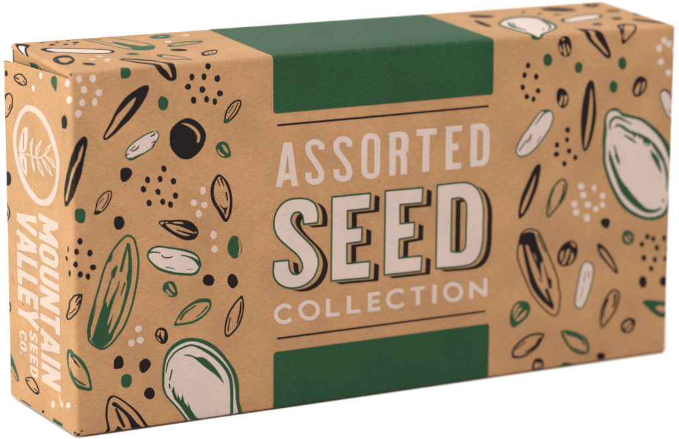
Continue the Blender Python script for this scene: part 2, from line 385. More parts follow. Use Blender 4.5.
print K 0|1037,620 1056,556 1075,493 1095,429 1117,362 1148,295 1180,225 1214,155 1247,86 1296,71 1320,110 1291,181 1261,253 1233,323 1206,390 1175,453 1146,513 1118,574 1089,634 1055,646
print K 1|1037,-63 1073,84 1124,145 1215,47 1240,-93
print K 1|2124,853 2070,762 1970,748 1882,806 1828,902 1857,1001 1930,1063 2033,1054 2107,965
print G 1|1458,5206 1518,5185 1571,5147 1611,5109 1635,5076 1647,5042 1658,4999 1677,4931 1698,4847 1716,4759 1730,4672 1742,4581 1747,4486 1746,4387 1740,4286 1731,4186 1721,4095 1709,4004 1690,3894 1661,3747 1625,3582 1589,3431 1556,3313 1521,3210 1483,3108 1440,2998 1393,2887 1343,2788 1290,2707 1236,2638 1179,2571 1121,2496 1058,2421 988,2355 906,2299 817,2255 729,2234 647,2251 577,2292 516,2339 457,2389 402,2448 360,2508 337,2566 330,2622 328,2677 325,2731 326,2790 335,2864 351,2960 374,3071 403,3190 439,3314 481,3444 523,3573 564,3702 605,3830 644,3955 679,4076 713,4194 750,4309 793,4419 839,4525 889,4626 942,4724 999,4819 1062,4907 1136,4993 1215,5072 1286,5135 1346,5176 1400,5200
print B 1|1456,5149 1495,5136 1537,5105 1570,5073 1585,5053 1591,5032 1602,4989 1621,4922 1641,4840 1659,4754 1673,4669 1684,4581 1689,4491 1688,4396 1682,4296 1673,4198 1663,4107 1651,4018 1632,3910 1604,3765 1569,3600 1533,3451 1500,3335 1466,3234 1429,3134 1386,3024 1340,2916 1291,2820 1242,2744 1189,2678 1133,2610 1074,2536 1014,2463 949,2402 873,2350 791,2309 721,2292 663,2304 605,2339 549,2383 494,2429 444,2481 409,2531 393,2574 388,2620 385,2673 383,2725 384,2779 391,2849 407,2943 430,3053 459,3169 494,3292 536,3421 577,3551 618,3679 660,3808 700,3933 735,4055 768,4173 804,4285 846,4393 891,4497 941,4596 993,4692 1048,4784 1109,4870 1180,4952 1256,5029 1325,5089 1378,5126 1421,5145
print G 0|469,2611 581,2962 689,3264 776,3502 850,3520 870,3331 943,3515 1036,3686 1122,3825 1198,4015 1175,3819 1058,3551 953,3232 876,2975 864,2860 943,2984 1046,3204 976,2946 888,2691 931,2646 1042,2838 1197,3136 1302,3472 1373,3763 1409,3974 1387,4062 1436,4288 1446,4552 1436,4801 1394,4960 1445,4998 1498,4959 1526,4741 1543,4475 1543,4210 1523,3963 1509,3880 1428,3590 1309,3222 1177,2905 1022,2624 987,2493 867,2385 715,2284 582,2341 418,2532
print G 0|1418,4966 1388,4887 1359,4808 1330,4728 1301,4644 1276,4554 1253,4461 1229,4367 1206,4274 1238,4234 1284,4247 1307,4341 1331,4435 1354,4527 1379,4615 1401,4700 1424,4782 1448,4863 1471,4944 1450,4973
print G 1|1130,4435 1152,4370 1068,4115 998,4133 994,4289
print G 0|1000,4164 921,3995 934,3973 958,3975 1037,4144 1024,4166
print G 0|958,4736 896,4579 927,4532 979,4540 1041,4698 1010,4744
print G 0|1180,4007 1138,3830 1152,3812 1173,3818 1215,3995 1201,4013
print G 0|944,4018 913,3937 881,3854 850,3775 822,3705 801,3645 783,3595 767,3547 749,3498 769,3468 802,3473 821,3522 840,3569 860,3619 882,3678 905,3751 930,3833 957,3918 982,4001 968,4022
print G 0|1321,3960 1223,3635 1233,3621 1250,3624 1375,3937 1354,3966
print G 0|572,3446 413,2921 427,2903 448,2908 591,3439 583,3449
print G 0|544,3570 507,3476 470,3381 434,3286 402,3193 376,3098 353,3003 334,2913 321,2833 320,2766 326,2712 335,2667 342,2621 390,2590 430,2621 426,2669 421,2712 420,2756 424,2811 432,2886 447,2974 466,3068 487,3162 509,3257 535,3354 562,3452 589,3550 572,3575
print K 1|1149,2031 1249,1981 1292,1834 1246,1696 1094,1686 1030,1708 1040,1934
print K 1|1876,1865 2011,1763 2014,1638 1906,1517 1804,1480 1723,1569 1722,1771
print G 1|1345,1515 1480,1456 1505,1301 1443,1164 1307,1153 1217,1249 1236,1455
print W 1|1588,2296 1556,2240 1497,2225 1440,2258 1419,2324 1430,2386 1474,2424 1535,2420 1578,2365
print W 1|1848,2375 1824,2319 1772,2284 1706,2296 1661,2337 1642,2397 1685,2447 1754,2464 1815,2429
print W 1|1791,2704 1791,2641 1739,2601 1671,2589 1616,2632 1606,2693 1630,2747 1689,2774 1751,2754
print K 1|243,5137 220,5085 174,5074 131,5101 105,5155 118,5214 156,5248 205,5245 237,5196
print K 1|146,4875 118,4827 71,4818 22,4836 3,4896 13,4953 53,4984 102,4982 135,4934
print K 1|504,4802 471,4757 426,4736 380,4766 360,4824 372,4881 407,4920 457,4911 496,4867
print K 1|111,4542 84,4496 42,4478 1,4507 -51,4547 -18,4612 27,4649 72,4652 103,4602
print K 1|593,4417 555,4380 507,4368 457,4390 427,4440 438,4494 484,4525 541,4516 581,4473
print K 1|236,4276 214,4223 167,4216 120,4236 102,4295 114,4351 150,4385 196,4379 231,4336
print K 1|433,4197 407,4152 367,4127 331,4164 307,4216 316,4276 351,4309 395,4304 429,4259
print K 1|-342,4650 -351,4606 -384,4576 -436,4578 -476,4610 -490,4655 -463,4690 -420,4703 -373,4688
print K 1|-176,4292 -200,4228 -253,4194 -301,4210 -318,4263 -309,4325 -268,4374 -216,4385 -182,4350
print K 1|-268,4894 -293,4844 -327,4811 -362,4824 -376,4874 -367,4932 -337,4978 -299,4982 -272,4951
print K 1|210,3785 215,3669 190,3560 121,3371 -32,3212 -318,3042 -492,3031 -503,3145 -366,3361 -321,3537 -228,3612 -34,3762 94,3792
print B 1|178,3753 174,3753 173,3719 168,3679 164,3648 157,3619 145,3578 127,3520 106,3455 80,3398 43,3348 -5,3299 -109,3226 -205,3161 -293,3107 -350,3079 -368,3074 -381,3074 -395,3078 -405,3091 -407,3120 -396,3162 -361,3222 -307,3299 -259,3378 -238,3449 -228,3510 -215,3553 -207,3564 -195,3569 -145,3603 -86,3652 -25,3703 12,3731 35,3739 66,3743 103,3745 144,3748 178,3749
print K 0|145,3645 44,3509 54,3480 83,3478 184,3614 174,3642
print K 0|9,3429 -226,3259 -216,3240 -166,3250 35,3402 31,3424
print K 0|-308,3180 -214,3269 -229,3281 -268,3270 -362,3180 -347,3169
print K 0|147,3772 121,3746 95,3720 69,3694 48,3668 34,3645 24,3623 18,3603 10,3584 20,3566 39,3568 50,3587 59,3604 69,3621 83,3639 104,3659 130,3682 159,3705 187,3729 180,3763
print G 1|-448,2221 -347,2264 -180,2267 68,2155 259,1930 355,1690 406,1483 442,1260 398,1193 248,1223 49,1304 -74,1401 -24,1385 -225,1472 -394,1645 -485,1838 -514,2064
print B 1|-352,2146 -186,2133 34,2067 175,1881 304,1630 351,1424 376,1303 316,1288 183,1346 51,1414 7,1464 -184,1566 -346,1707 -398,1927
print G 0|-310,1647 -270,1613 -231,1578 -186,1544 -125,1517 -41,1504 22,1482 63,1451 102,1423 142,1399 181,1379 220,1360 258,1341 279,1351 275,1375 239,1400 203,1423 168,1447 134,1474 96,1502 58,1530 24,1561 -12,1589 -71,1605 -123,1629 -174,1659 -227,1687 -282,1676
print K 0|-146,2062 -116,2035 -88,2006 -55,1980 -10,1957 24,1929 55,1901 87,1874 118,1847 130,1849 131,1861 102,1891 73,1920 46,1949 24,1979 4,2009 -29,2033 -65,2057 -104,2081 -131,2076
print K 0|-302,2107 -256,2089 -212,2070 -163,2051 -102,2030 -27,2005 26,1958 66,1901 105,1845 117,1844 121,1855 84,1912 45,1970 9,2026 -49,2060 -99,2085 -136,2109 -170,2132 -206,2156 -272,2141
print G 0|-339,1773 -308,1724 -278,1673 -245,1625 -205,1586 -153,1560 -95,1544 -38,1533 7,1514 36,1515 42,1543 16,1572 -25,1592 -81,1603 -130,1622 -173,1655 -212,1699 -248,1747 -286,1793 -317,1790
print G 1|37,5885 75,6001 223,6012 314,5944 328,5790 283,5645 168,5644 64,5726
print K 1|989,6407 1038,6344 1013,6177 883,5961 716,5832 599,5808 547,5849 585,5959 634,6166 756,6316 889,6398
print B 1|980,6371 989,6367 995,6361 1000,6343 1000,6303 994,6251 976,6193 944,6126 900,6051 853,5988 802,5938 745,5896 696,5866 657,5850 625,5845 601,5846 587,5849 586,5849 586,5848 590,5862 604,5896 623,5946 636,6012 650,6085 670,6148 701,6199 741,6246 783,6287 824,6319 867,6344 906,6362 938,6371 963,6374
print K 0|933,6334 925,6290 919,6247 910,6205 895,6162 869,6118 835,6071 797,6024 761,5976 768,5957 787,5956 823,6003 861,6051 896,6099 924,6147 941,6194 950,6239 956,6283 964,6326 950,6341
print K 0|678,6072 813,6205 810,6220 795,6223 661,6089 664,6075
print K 1|558,5880 657,5919 733,5879 600,5814
print K 1|1074,5516 1106,5687 1230,5713 1329,5644 1354,5487 1275,5374 1142,5371
print K 1|318,7864 399,7809 413,7647 361,7442 290,7126 237,6882 134,6621 5,6326 -161,6160 -339,6017 -453,5999 -495,6065 -511,6236 -487,6469 -361,6804 -136,7223 7,7473 101,7664 214,7801
print B 1|295,7647 272,7450 193,7199 182,7219 64,6988 -131,6578 -325,6179 -417,6133 -405,6259 -267,6516 -1,7058 144,7287 187,7451
print K 1|13006,8704 12977,8661 12935,8643 12890,8665 12862,8719 12877,8775 12912,8807 12959,8807 12995,8764
print K 1|12904,8444 12875,8401 12832,8381 12786,8406 12759,8460 12775,8513 12807,8552 12857,8547 12891,8502
print K 1|13265,8375 13240,8324 13191,8308 13140,8332 13118,8391 13129,8446 13165,8482 13217,8482 13255,8435
print G 1|13687,8784 13633,8687 13544,8664 13452,8702 13407,8815 13420,8935 13493,9011 13591,8996 13668,8910
print G 1|14643,8510 14602,8426 14522,8398 14433,8430 14400,8536 14411,8637 14475,8704 14565,8692 14639,8618
print K 1|14289,9107 14237,8920 14085,8884 13941,8966 13870,9149 13879,9353 14007,9454 14160,9454 14263,9295
print B 1|14026,9267 14093,9106 14136,8935 14058,8933 14022,9111
print B 1|13917,9223 13988,9061 13962,9003 13908,9101
print B 1|14133,9242 14235,9067 14214,8964 14165,9066
print B 1|13953,9367 14038,9410 14047,9346
print K 1|12853,8111 12828,8062 12781,8049 12736,8075 12716,8128 12718,8184 12757,8216 12806,8213 12838,8168
print K 1|13339,7980 13312,7935 13262,7924 13213,7947 13184,7996 13194,8050 13235,8081 13287,8070 13323,8032
print K 1|12991,7843 12960,7802 12911,7792 12859,7811 12831,7860 12846,7910 12883,7945 12938,7937 12974,7895
print K 1|13188,7756 13162,7710 13119,7692 13077,7721 13052,7772 13062,7827 13096,7859 13141,7855 13177,7815
print K 1|14286,6800 14265,6749 14210,6737 14157,6763 14129,6817 14137,6874 14182,6906 14238,6899 14279,6855
print K 1|13955,8028 14114,7952 14218,7768 14203,7557 14068,7445 13928,7510 13841,7693 13851,7931
print B 1|14007,7820 14049,7711 14012,7608 13987,7522 13919,7574 13963,7683
print B 1|14087,7778 14170,7789 14162,7631 14078,7525 14098,7672
print G 1|13497,7468 13675,7414 13769,7241 13723,7034 13648,6879 13439,6604 13209,6367 12978,6223 12764,6186 12627,6255 12585,6399 12639,6570 12828,6862 12923,6955 13150,7241 13322,7419
print W 1|13501,7427 13555,7422 13607,7408 13646,7385 13680,7348 13708,7296 13724,7242 13720,7183 13701,7115 13679,7050 13662,7001 13643,6959 13608,6903 13550,6820 13477,6724 13401,6632 13327,6548 13251,6468 13176,6399 13101,6342 13026,6296 12955,6261 12886,6239 12819,6228 12764,6227 12721,6237 12687,6254 12662,6277 12644,6307 12633,6348 12630,6393 12636,6437 12651,6485 12681,6548 12736,6642 12806,6751 12866,6836 12896,6871 12918,6886 12960,6927 13029,7013 13112,7120 13188,7214 13249,7285 13302,7343 13352,7385 13402,7411 13451,7423
print G 0|13575,7451 13536,7428 13496,7407 13452,7379 13405,7339 13351,7283 13295,7214 13237,7141 13180,7071 13187,7054 13207,7052 13267,7120 13328,7191 13386,7256 13440,7307 13487,7339 13529,7358 13572,7373 13617,7391 13618,7432
print G 1|13381,7421 13517,7466 13647,7417 13597,7368 13460,7390
print K 0|13051,6818 13039,6783 13027,6748 13014,6715 12995,6686 12970,6665 12938,6648 12901,6627 12860,6595 12817,6550 12771,6496 12725,6438 12679,6383 12687,6363 12710,6361 12755,6417 12801,6475 12845,6529 12885,6573 12921,6603 12956,6624 12990,6643 13018,6669 13039,6703 13052,6738 13062,6774 13074,6809 13065,6820
print K 0|13051,6780 13050,6749 13049,6718 13046,6689 13036,6663 13016,6639 12987,6616 12954,6593 12923,6570 12925,6557 12939,6553 12970,6576 13003,6599 13033,6623 13057,6651 13069,6682 13073,6714 13073,6746 13075,6776 13064,6786
print K 0|13368,6722 13234,6558 13240,6545 13254,6544 13387,6708 13382,6721
print K 1|14266,6527 14245,6481 14202,6467 14160,6495 14134,6541 14143,6593 14178,6622 14224,6618 14261,6580
print K 1|13958,6406 13931,6357 13884,6347 13836,6367 13814,6424 13824,6478 13859,6513 13907,6505 13944,6464
print K 1|13958,6142 13925,6101 13870,6092 13815,6113 13783,6162 13792,6215 13842,6239 13903,6240 13951,6198
print K 1|14348,6199 14323,6153 14269,6139 14221,6171 14188,6217 14201,6268 14242,6299 14297,6294 14341,6254
print K 1|14548,5990 14519,5944 14474,5932 14429,5956 14403,6008 14414,6062 14447,6102 14498,6095 14536,6050
print K 1|14204,5853 14181,5807 14135,5789 14085,5813 14057,5869 14067,5928 14108,5960 14160,5949 14197,5908
print K 1|14940,8170 15035,8038 15083,7629 15120,7192 15042,6710 14930,6339 14782,6161 14687,6306 14632,6746 14631,7233 14708,7767 14820,8109
print B 1|14935,7922 14987,7583 14981,7150 14909,6667 14809,6295 14760,6311 14786,6678 14848,7107 14895,7590
print K 1|13317,5944 13392,5895 13367,5656 13303,5329 13162,4970 12954,4600 12774,4455 12714,4501 12720,4766 12806,5112 13031,5582 13201,5877
print B 1|13225,5652 13162,5343 13043,5018 12875,4662 12802,4595 12807,4722 12896,4962 13038,5249
print G 1|14098,5466 14211,5373 14252,5184 14152,4872 13921,4609 13688,4393 13608,4444 13582,4679 13654,4993 13786,5265 13941,5410
print B 1|14097,5406 14110,5400 14131,5382 14152,5351 14171,5310 14184,5261 14185,5197 14168,5107 14137,5003 14092,4905 14029,4819 13950,4735 13868,4653 13785,4568 13704,4490 13647,4446 13651,4443 13681,4430 13672,4454 13658,4508 13648,4583 13649,4667 13663,4761 13687,4867 13718,4968 13755,5063 13799,5153 13844,5228 13889,5283 13936,5325 13984,5359 14032,5386 14074,5403
print K 0|14110,5289 14101,5212 14093,5135 14082,5062 14066,4996 14046,4936 14019,4879 13989,4824 13959,4767 13971,4747 13994,4747 14029,4800 14066,4853 14101,4909 14130,4973 14144,5047 14150,5124 14153,5203 14158,5280 14135,5299
print G 0|13783,5224 13754,5151 13722,5079 13693,5003 13674,4924 13667,4843 13670,4760 13677,4678 13682,4597 13703,4582 13724,4593 13724,4674 13721,4755 13723,4834 13733,4909 13754,4980 13786,5050 13821,5120 13854,5192 13828,5229
print W 1|14782,5149 14752,5095 14685,5075 14616,5109 14578,5172 14590,5239 14648,5274 14721,5265 14777,5215
print W 1|15179,5063 15154,5007 15101,4994 15049,5022 15020,5083 15030,5148 15074,5178 15127,5174 15172,5130
print W 1|14855,4889 14822,4834 14756,4828 14695,4856 14653,4914 14663,4982 14723,5011 14790,5006 14846,4957
print W 1|15468,4804 15435,4754 15378,4735 15321,4768 15290,4827 15302,4887 15345,4931 15411,4924 15454,4868
print W 1|14580,4665 14542,4615 14482,4594 14423,4632 14383,4690 14394,4757 14449,4790 14515,4782 14569,4735
print W 1|15026,4594 14979,4547 14912,4523 14841,4559 14800,4622 14818,4686 14873,4727 14947,4708 15011,4665
print W 1|15465,4550 15435,4498 15386,4485 15336,4510 15308,4571 15317,4637 15358,4676 15413,4672 15450,4617
print W 1|15276,4451 15232,4407 15170,4395 15102,4417 15073,4478 15086,4535 15138,4565 15204,4561 15256,4515
print W 1|14643,4419 14613,4363 14544,4356 14477,4382 14444,4444 14451,4510 14509,4544 14578,4530 14641,4487
print W 1|14992,4226 14961,4163 14895,4144 14827,4179 14791,4251 14803,4325 14858,4368 14929,4355 14981,4300
print K 1|15369,4172 15571,4172 15651,4070 15599,3912 15499,3883 15349,4029
print K 1|13063,4146 13140,4134 13230,4112 13313,4073 13376,4016 13426,3947 13473,3868 13520,3777 13564,3674 13612,3564 13666,3444 13723,3315 13780,3186 13838,3056 13897,2926 13949,2805 13990,2696 14025,2595 14050,2505 14061,2426 14062,2360 14067,2303 14083,2258 14104,2212 14119,2150 14123,2066 14121,1969 14114,1874 14102,1776 14084,1679 14059,1601 14021,1551 13974,1523 13919,1517 13863,1530 13807,1562 13740,1612 13653,1686 13552,1780 13451,1886 13352,2003 13254,2132 13162,2268 13081,2415 13008,2567 12942,2710 12884,2835 12833,2952 12787,3066 12745,3180 12707,3292 12685,3405 12683,3518 12697,3627 12713,3729 12729,3826 12749,3917 12776,3995 12816,4053 12864,4093 12912,4122 12957,4141 13005,4149
print B 1|13063,4100 13136,4089 13218,4069 13288,4037 13339,3990 13384,3928 13429,3852 13474,3764 13518,3663 13566,3552 13619,3432 13676,3303 13733,3174 13792,3044 13851,2915 13901,2795 13943,2687 13976,2589 14000,2503 14010,2429 14012,2365 14017,2302 14035,2248 14055,2205 14069,2152 14073,2072 14071,1979 14063,1885 14052,1789 14035,1695 14012,1625 13983,1586 13950,1567 13915,1563 13878,1572 13832,1598 13770,1645 13685,1717 13587,1809 13488,1912 13391,2027 13294,2153 13205,2285 13126,2429 13053,2580 12988,2723 12929,2847 12879,2963 12834,3075 12792,3188 12756,3297 12734,3403 12733,3509 12746,3615 12763,3716 12778,3812 12797,3901 12822,3972 12856,4021 12898,4056 12940,4082 12978,4098 13014,4103
print K 1|12838,4004 13025,4056 13215,4007 13286,3842 13371,3582 13530,3205 13500,3111 13359,3224 13216,3420 13074,3614 12974,3679 12777,3711 12766,3862
print K 0|12845,3702 12863,3611 12881,3520 12901,3428 12922,3333 12946,3230 12972,3123 12998,3017 13024,2920 13048,2835 13072,2758 13094,2686 13117,2613 13229,2570 13296,2647 13264,2719 13233,2789 13201,2861 13170,2941 13138,3034 13104,3137 13072,3243 13042,3343 13016,3437 12992,3528 12969,3618 12946,3709 12888,3738
print K 0|13054,3603 13094,3515 13132,3429 13174,3337 13222,3230 13280,3103 13345,2961 13413,2812 13480,2667 13494,2662 13502,2672 13443,2820 13382,2970 13325,3114 13275,3243 13233,3351 13199,3444 13167,3531 13134,3621 13083,3639
print K 0|13290,3279 13307,3191 13324,3100 13342,3011 13362,2928 13390,2855 13419,2790 13449,2730 13479,2668 13493,2662 13502,2671 13492,2736 13481,2799 13472,2863 13465,2933 13457,3011 13452,3097 13447,3187 13441,3276 13360,3326
print K 0|13537,3057 13671,2568 13710,2551 13736,2577 13569,3061 13550,3069
print K 0|13313,3938 13571,3408 13599,3399 13614,3420 13356,3950 13328,3959
print K 0|13074,2686 13116,2599 13158,2510 13204,2420 13256,2329 13318,2244 13383,2162 13451,2082 13522,2004 13602,1931 13684,1861 13766,1793 13847,1724 13904,1727 13912,1779 13844,1858 13775,1937 13710,2014 13649,2092 13588,2169 13529,2247 13474,2325 13424,2404 13375,2483 13328,2565 13282,2652 13235,2739 13126,2767
print K 0|13661,2609 13725,2358 13783,2325 13829,2360 13802,2611 13723,2656
print K 0|13597,2319 13627,2247 13658,2173 13690,2101 13721,2034 13752,1974 13783,1921 13814,1871 13844,1820 13890,1809 13912,1844 13885,1896 13859,1947 13834,1999 13809,2056 13783,2122 13757,2193 13731,2268 13704,2341 13636,2366
print K 0|13377,2673 13499,2551 13525,2552 13529,2575 13407,2697 13381,2696
print K 1|14383,3659 14578,3548 14625,3300 14539,3057 14361,2939 14129,2940 13977,3101 13991,3370 14145,3570
print B 1|14072,3307 14170,3387 14147,3191 14078,3090
print B 1|14270,3376 14369,3408 14333,3260 14227,3019 14128,3005 14227,3200
print B 1|14432,3322 14496,3170 14419,3041 14328,2979 14396,3145
print B 1|14384,3609 14498,3560 14549,3454 14468,3480
print G 1|14946,2997 15098,2916 15176,2670 15075,2165 14910,1746 14763,1628 14603,1704 14554,1868 14629,2375 14731,2839 14832,2986
print W 1|14941,2959 14986,2946 15030,2928 15064,2896 15096,2845 15123,2775 15132,2677 15114,2529 15077,2350 15032,2180 14982,2025 14925,1880 14870,1769 14825,1706 14787,1678 14753,1668 14715,1673 14670,1696 14633,1728 14612,1753 14600,1784 14598,1860 14612,2003 14641,2185 14672,2363 14704,2532 14738,2696 14773,2823 14804,2895 14832,2930 14860,2952 14885,2965 14908,2966
print K 0|14889,2696 14835,2417 14846,2406 14860,2410 14914,2689 14903,2701
print K 0|15003,2699 14973,2512 14985,2501 14999,2505 15029,2692 15017,2703
print K 0|14816,2276 14762,1964 14771,1956 14781,1959 14834,2271 14826,2279
print G 1|12891,2095 13070,2027 13158,1828 13068,1604 12807,1419 12631,1350 12530,1464 12506,1709 12591,1958 12734,2078
print B 1|12639,1920 12716,1997 12814,2007 12757,1913 12661,1791 12596,1698
print B 1|12996,1801 13037,1752 12910,1587 12714,1521 12725,1592 12899,1722
print B 1|12786,1873 12888,1879 12761,1732 12665,1599 12644,1674
print K 1|13608,1062 13603,957 13456,720 13221,550 12946,440 12669,455 12596,551 12624,736 12817,929 13091,1076 13368,1106
print B 1|13577,1007 13559,1030 13554,1033 13535,992 13501,923 13453,841 13398,768 13334,710 13258,657 13177,609 13092,565 13005,529 12922,506 12834,500 12744,506 12682,518 12670,523 12672,524 12667,549 12663,594 12669,646 12688,698 12731,755 12794,816 12867,874 12948,928 13037,977 13124,1012 13207,1032 13293,1039 13377,1040 13461,1033 13539,1019
print K 0|13442,956 13411,904 13384,852 13354,805 13313,761 13255,722 13183,685 13105,649 13029,612 13028,585 13055,571 13133,604 13214,636 13292,671 13360,710 13414,756 13455,806 13489,854 13525,901 13500,952
print K 0|13023,917 12978,891 12933,864 12888,838 12847,812 12809,786 12775,762 12743,737 12710,713 12713,691 12736,684 12769,708 12802,733 12835,757 12872,782 12913,807 12957,833 13002,860 13047,886 13046,908
print K 1|12606,612 12707,533 12906,482 12669,455
print K 1|13425,371 13578,303 13622,133 13553,-12 13395,-94 13265,15 13254,181 13314,327
print B 1|13368,228 13428,239 13461,154 13416,43 13336,68 13329,171
print B 1|13500,229 13549,149 13520,55 13478,133
print G 1|14168,1068 14370,1061 14655,963 14861,834 14957,784 15064,587 15089,418 15023,286 14828,278 14582,384 14507,439 14319,665 14202,863 14138,1010
print B 1|14202,988 14237,992 14296,991 14363,981 14446,959 14540,926 14624,892 14693,854 14758,809 14823,767 14878,742 14889,742 14888,742 14917,698 14952,633 14979,572 14993,523 15000,479 14999,439 14991,401 14979,371 14967,358 14941,352 14893,350 14838,358 14768,382 14684,420 14614,455 14584,469 14593,462 14572,485 14517,547 14450,627 14392,702 14349,766 14313,829 14281,888 14254,942 14234,985 14225,1014 14224,1019 14209,994
print G 0|14319,923 14394,895 14471,868 14542,841 14604,816 14652,793 14691,771 14728,748 14768,724 14800,734 14796,766 14760,793 14724,820 14683,848 14631,878 14567,909 14494,941 14418,972 14345,1004 14299,976
print G 0|14558,889 14613,848 14669,808 14718,769 14759,727 14802,685 14845,633 14887,576 14931,519 14961,513 14972,536 14941,598 14911,661 14876,725 14832,787 14769,831 14704,866 14641,895 14580,925 14554,916
print G 0|14471,508 14527,489 14584,469 14640,450 14695,429 14749,406 14802,382 14855,357 14909,332 14929,342 14923,363 14870,390 14817,417 14764,444 14709,469 14653,493 14597,515 14540,536 14484,558 14458,540
print G 1|14174,23 14233,118 14353,121 14484,74 14550,10 14562,-139 14198,-127
print K 1|15614,104 15572,33 15472,19 15373,64 15331,147 15345,226 15422,268 15521,250 15599,187
print K 1|16399,1176 16559,1094 16573,925 16454,755 16248,728 16113,842 16099,1010 16215,1136
print B 1|16198,1009 16353,1086 16437,1035 16251,891 16181,900
print B 1|16366,914 16480,989 16451,844 16309,780 16254,809
print K 1|15897,2076 16019,1977 16027,1719 15871,1352 15479,947 15425,1000 15396,1325 15458,1659 15616,1939 15755,2063
print B 1|15886,2018 15915,2006 15939,1990 15956,1964 15969,1909 15973,1831 15960,1740 15930,1633 15884,1514 15812,1392 15690,1247 15540,1096 15429,996 15422,983 15496,942 15492,998 15478,1085 15466,1199 15465,1313 15474,1420 15494,1530 15523,1632 15567,1729 15622,1822 15674,1899 15718,1951 15757,1985 15794,2007 15828,2020 15859,2023
print K 0|15832,1936 15833,1875 15834,1814 15834,1756 15831,1705 15823,1664 15812,1627 15798,1591 15785,1553 15811,1519 15851,1524 15866,1561 15883,1597 15898,1637 15910,1684 15917,1740 15920,1801 15922,1862 15924,1922 15878,1958
print K 0|15616,1825 15589,1765 15560,1705 15533,1642 15511,1575 15498,1502 15490,1426 15486,1349 15480,1274 15501,1255 15525,1264 15535,1338 15544,1413 15556,1486 15572,1553 15596,1613 15626,1671 15658,1729 15690,1787 15664,1828
print G 1|16790,1563 16870,1636 17235,1583 17627,1485 17824,1440 17839,1026 17643,1028 17398,1058 17150,1209 16925,1431
print B 1|17232,1377 17435,1400 17632,1354 17828,1322 17833,1187 17637,1202 17417,1220
print K 1|16913,2129 16871,2022 16782,2007 16699,2057 16651,2170 16663,2291 16733,2356 16823,2349 16894,2257
print K 1|17607,2078 17564,1992 17475,1968 17382,2015 17343,2116 17355,2215 17427,2266 17517,2255 17591,2182
print K 1|16975,3468 16942,3424 16891,3412 16840,3438 16805,3491 16823,3544 16861,3581 16918,3573 16957,3526
print K 1|17165,3384 17141,3334 17092,3328 17047,3353 17017,3404 17023,3464 17064,3495 17116,3490 17151,3442
print K 1|17516,3365 17496,3307 17450,3292 17408,3326 17381,3385 17385,3454 17423,3493 17470,3480 17505,3432
print K 1|16792,3268 16765,3224 16715,3207 16664,3235 16634,3288 16644,3344 16686,3376 16740,3363 16785,3325
print K 1|17285,3114 17265,3056 17212,3051 17164,3078 17135,3134 17147,3193 17184,3228 17238,3230 17274,3176
print K 1|16877,2860 16855,2802 16796,2788 16739,2821 16706,2882 16715,2948 16766,2976 16826,2976 16869,2922
print K 1|17227,2769 17210,2711 17161,2700 17114,2729 17086,2788 17098,2849 17134,2884 17184,2881 17222,2833
print K 1|17556,2761 17534,2707 17496,2692 17457,2719 17439,2780 17441,2844 17473,2874 17513,2876 17545,2828
print K 1|17131,2520 17106,2470 17048,2465 16989,2485 16963,2543 16973,2598 17017,2630 17076,2621 17121,2578
print K 1|17610,3042 17599,3005 17573,3000 17547,3014 17532,3053 17537,3093 17556,3120 17585,3116 17605,3083
print G 1|16453,3478 16386,3353 16244,3318 16108,3398 16045,3534 16067,3668 16167,3761 16313,3730 16426,3626
print B 1|16184,3600 16258,3512 16323,3407 16252,3406 16138,3533
print B 1|16264,3638 16352,3553 16374,3474 16295,3550
print K 1|15264,3479 15398,3431 15651,3162 15876,2797 15964,2553 15869,2539 15614,2806 15370,3079 15254,3333
print B 1|15339,3323 15508,3207 15730,2899 15871,2636 15636,2880 15415,3158
print K 1|14694,10147 14957,9947 15180,9782 15214,9552 15307,9369 15477,9041 15547,8824 15497,8740 15377,8766 15069,9052 14783,9336 14690,9636 14733,9973
print B 1|14882,9680 15012,9630 15039,9395 15246,9128 15433,8885 15394,8860 15127,9119 14901,9363
print K 1|16058,10104 16267,10265 16472,10268 16626,10048 16380,9541 16223,9341 15948,9110 15874,9147 15852,9367 15825,9516
print B 1|16025,9637 16293,10034 16491,9959 16359,9629 16181,9387 15973,9217 15951,9395
print B 1|16083,9954 16162,9984 15926,9517 15923,9256 15891,9400
print G 1|16050,8522 16008,8413 15914,8388 15825,8440 15780,8551 15791,8670 15865,8735 15959,8734 16023,8639
print G 1|15778,7880 15739,7777 15650,7751 15560,7798 15518,7909 15529,8024 15599,8097 15690,8074 15761,7996
print K 1|16530,8158 16696,8067 16742,7920 16667,7712 16496,7583 16345,7588 16255,7745 16293,7956 16390,8108
print B 1|16416,7903 16516,7974 16471,7727 16396,7641 16341,7738
print B 1|16586,7933 16658,7991 16643,7821 16554,7678 16562,7792
print W 1|17354,9086 17321,9028 17253,9020 17186,9042 17153,9106 17164,9171 17219,9204 17288,9206 17338,9153
print W 1|17191,8885 17166,8823 17097,8810 17029,8839 17001,8903 17008,8968 17060,9009 17131,9003 17186,8953
print W 1|17515,8976 17486,8920 17421,8897 17352,8928 17319,8994 17331,9060 17386,9094 17455,9094 17510,9043
print W 1|17259,8487 17230,8426 17160,8421 17096,8447 17058,8507 17073,8570 17125,8605 17194,8608 17250,8557
print W 1|17529,8158 17491,8104 17425,8080 17363,8121 17328,8180 17333,8247 17389,8281 17461,8282 17511,8226
print W 1|17709,8790 17673,8736 17609,8719 17541,8746 17513,8810 17518,8875 17572,8914 17643,8909 17694,8857
print K 1|17239,7720 17385,7683 17513,7537 17638,7292 17687,7054 17661,6861 17580,6806 17410,6965 17277,7218 17233,7307 17155,7547
print W 1|17262,7692 17285,7695 17322,7683 17363,7659 17402,7626 17441,7581 17481,7523 17524,7451 17567,7368 17602,7286 17626,7207 17642,7129 17650,7056 17649,6987 17640,6923 17625,6875 17610,6846 17600,6835 17593,6836 17552,6863 17495,6917 17441,6980 17393,7060 17348,7152 17311,7228 17291,7265 17282,7281 17268,7315 17239,7386 17207,7471 17193,7544 17205,7605 17234,7661
print K 1|17153,7601 17239,7720 17426,7687 17522,7536 17365,7649 17242,7659
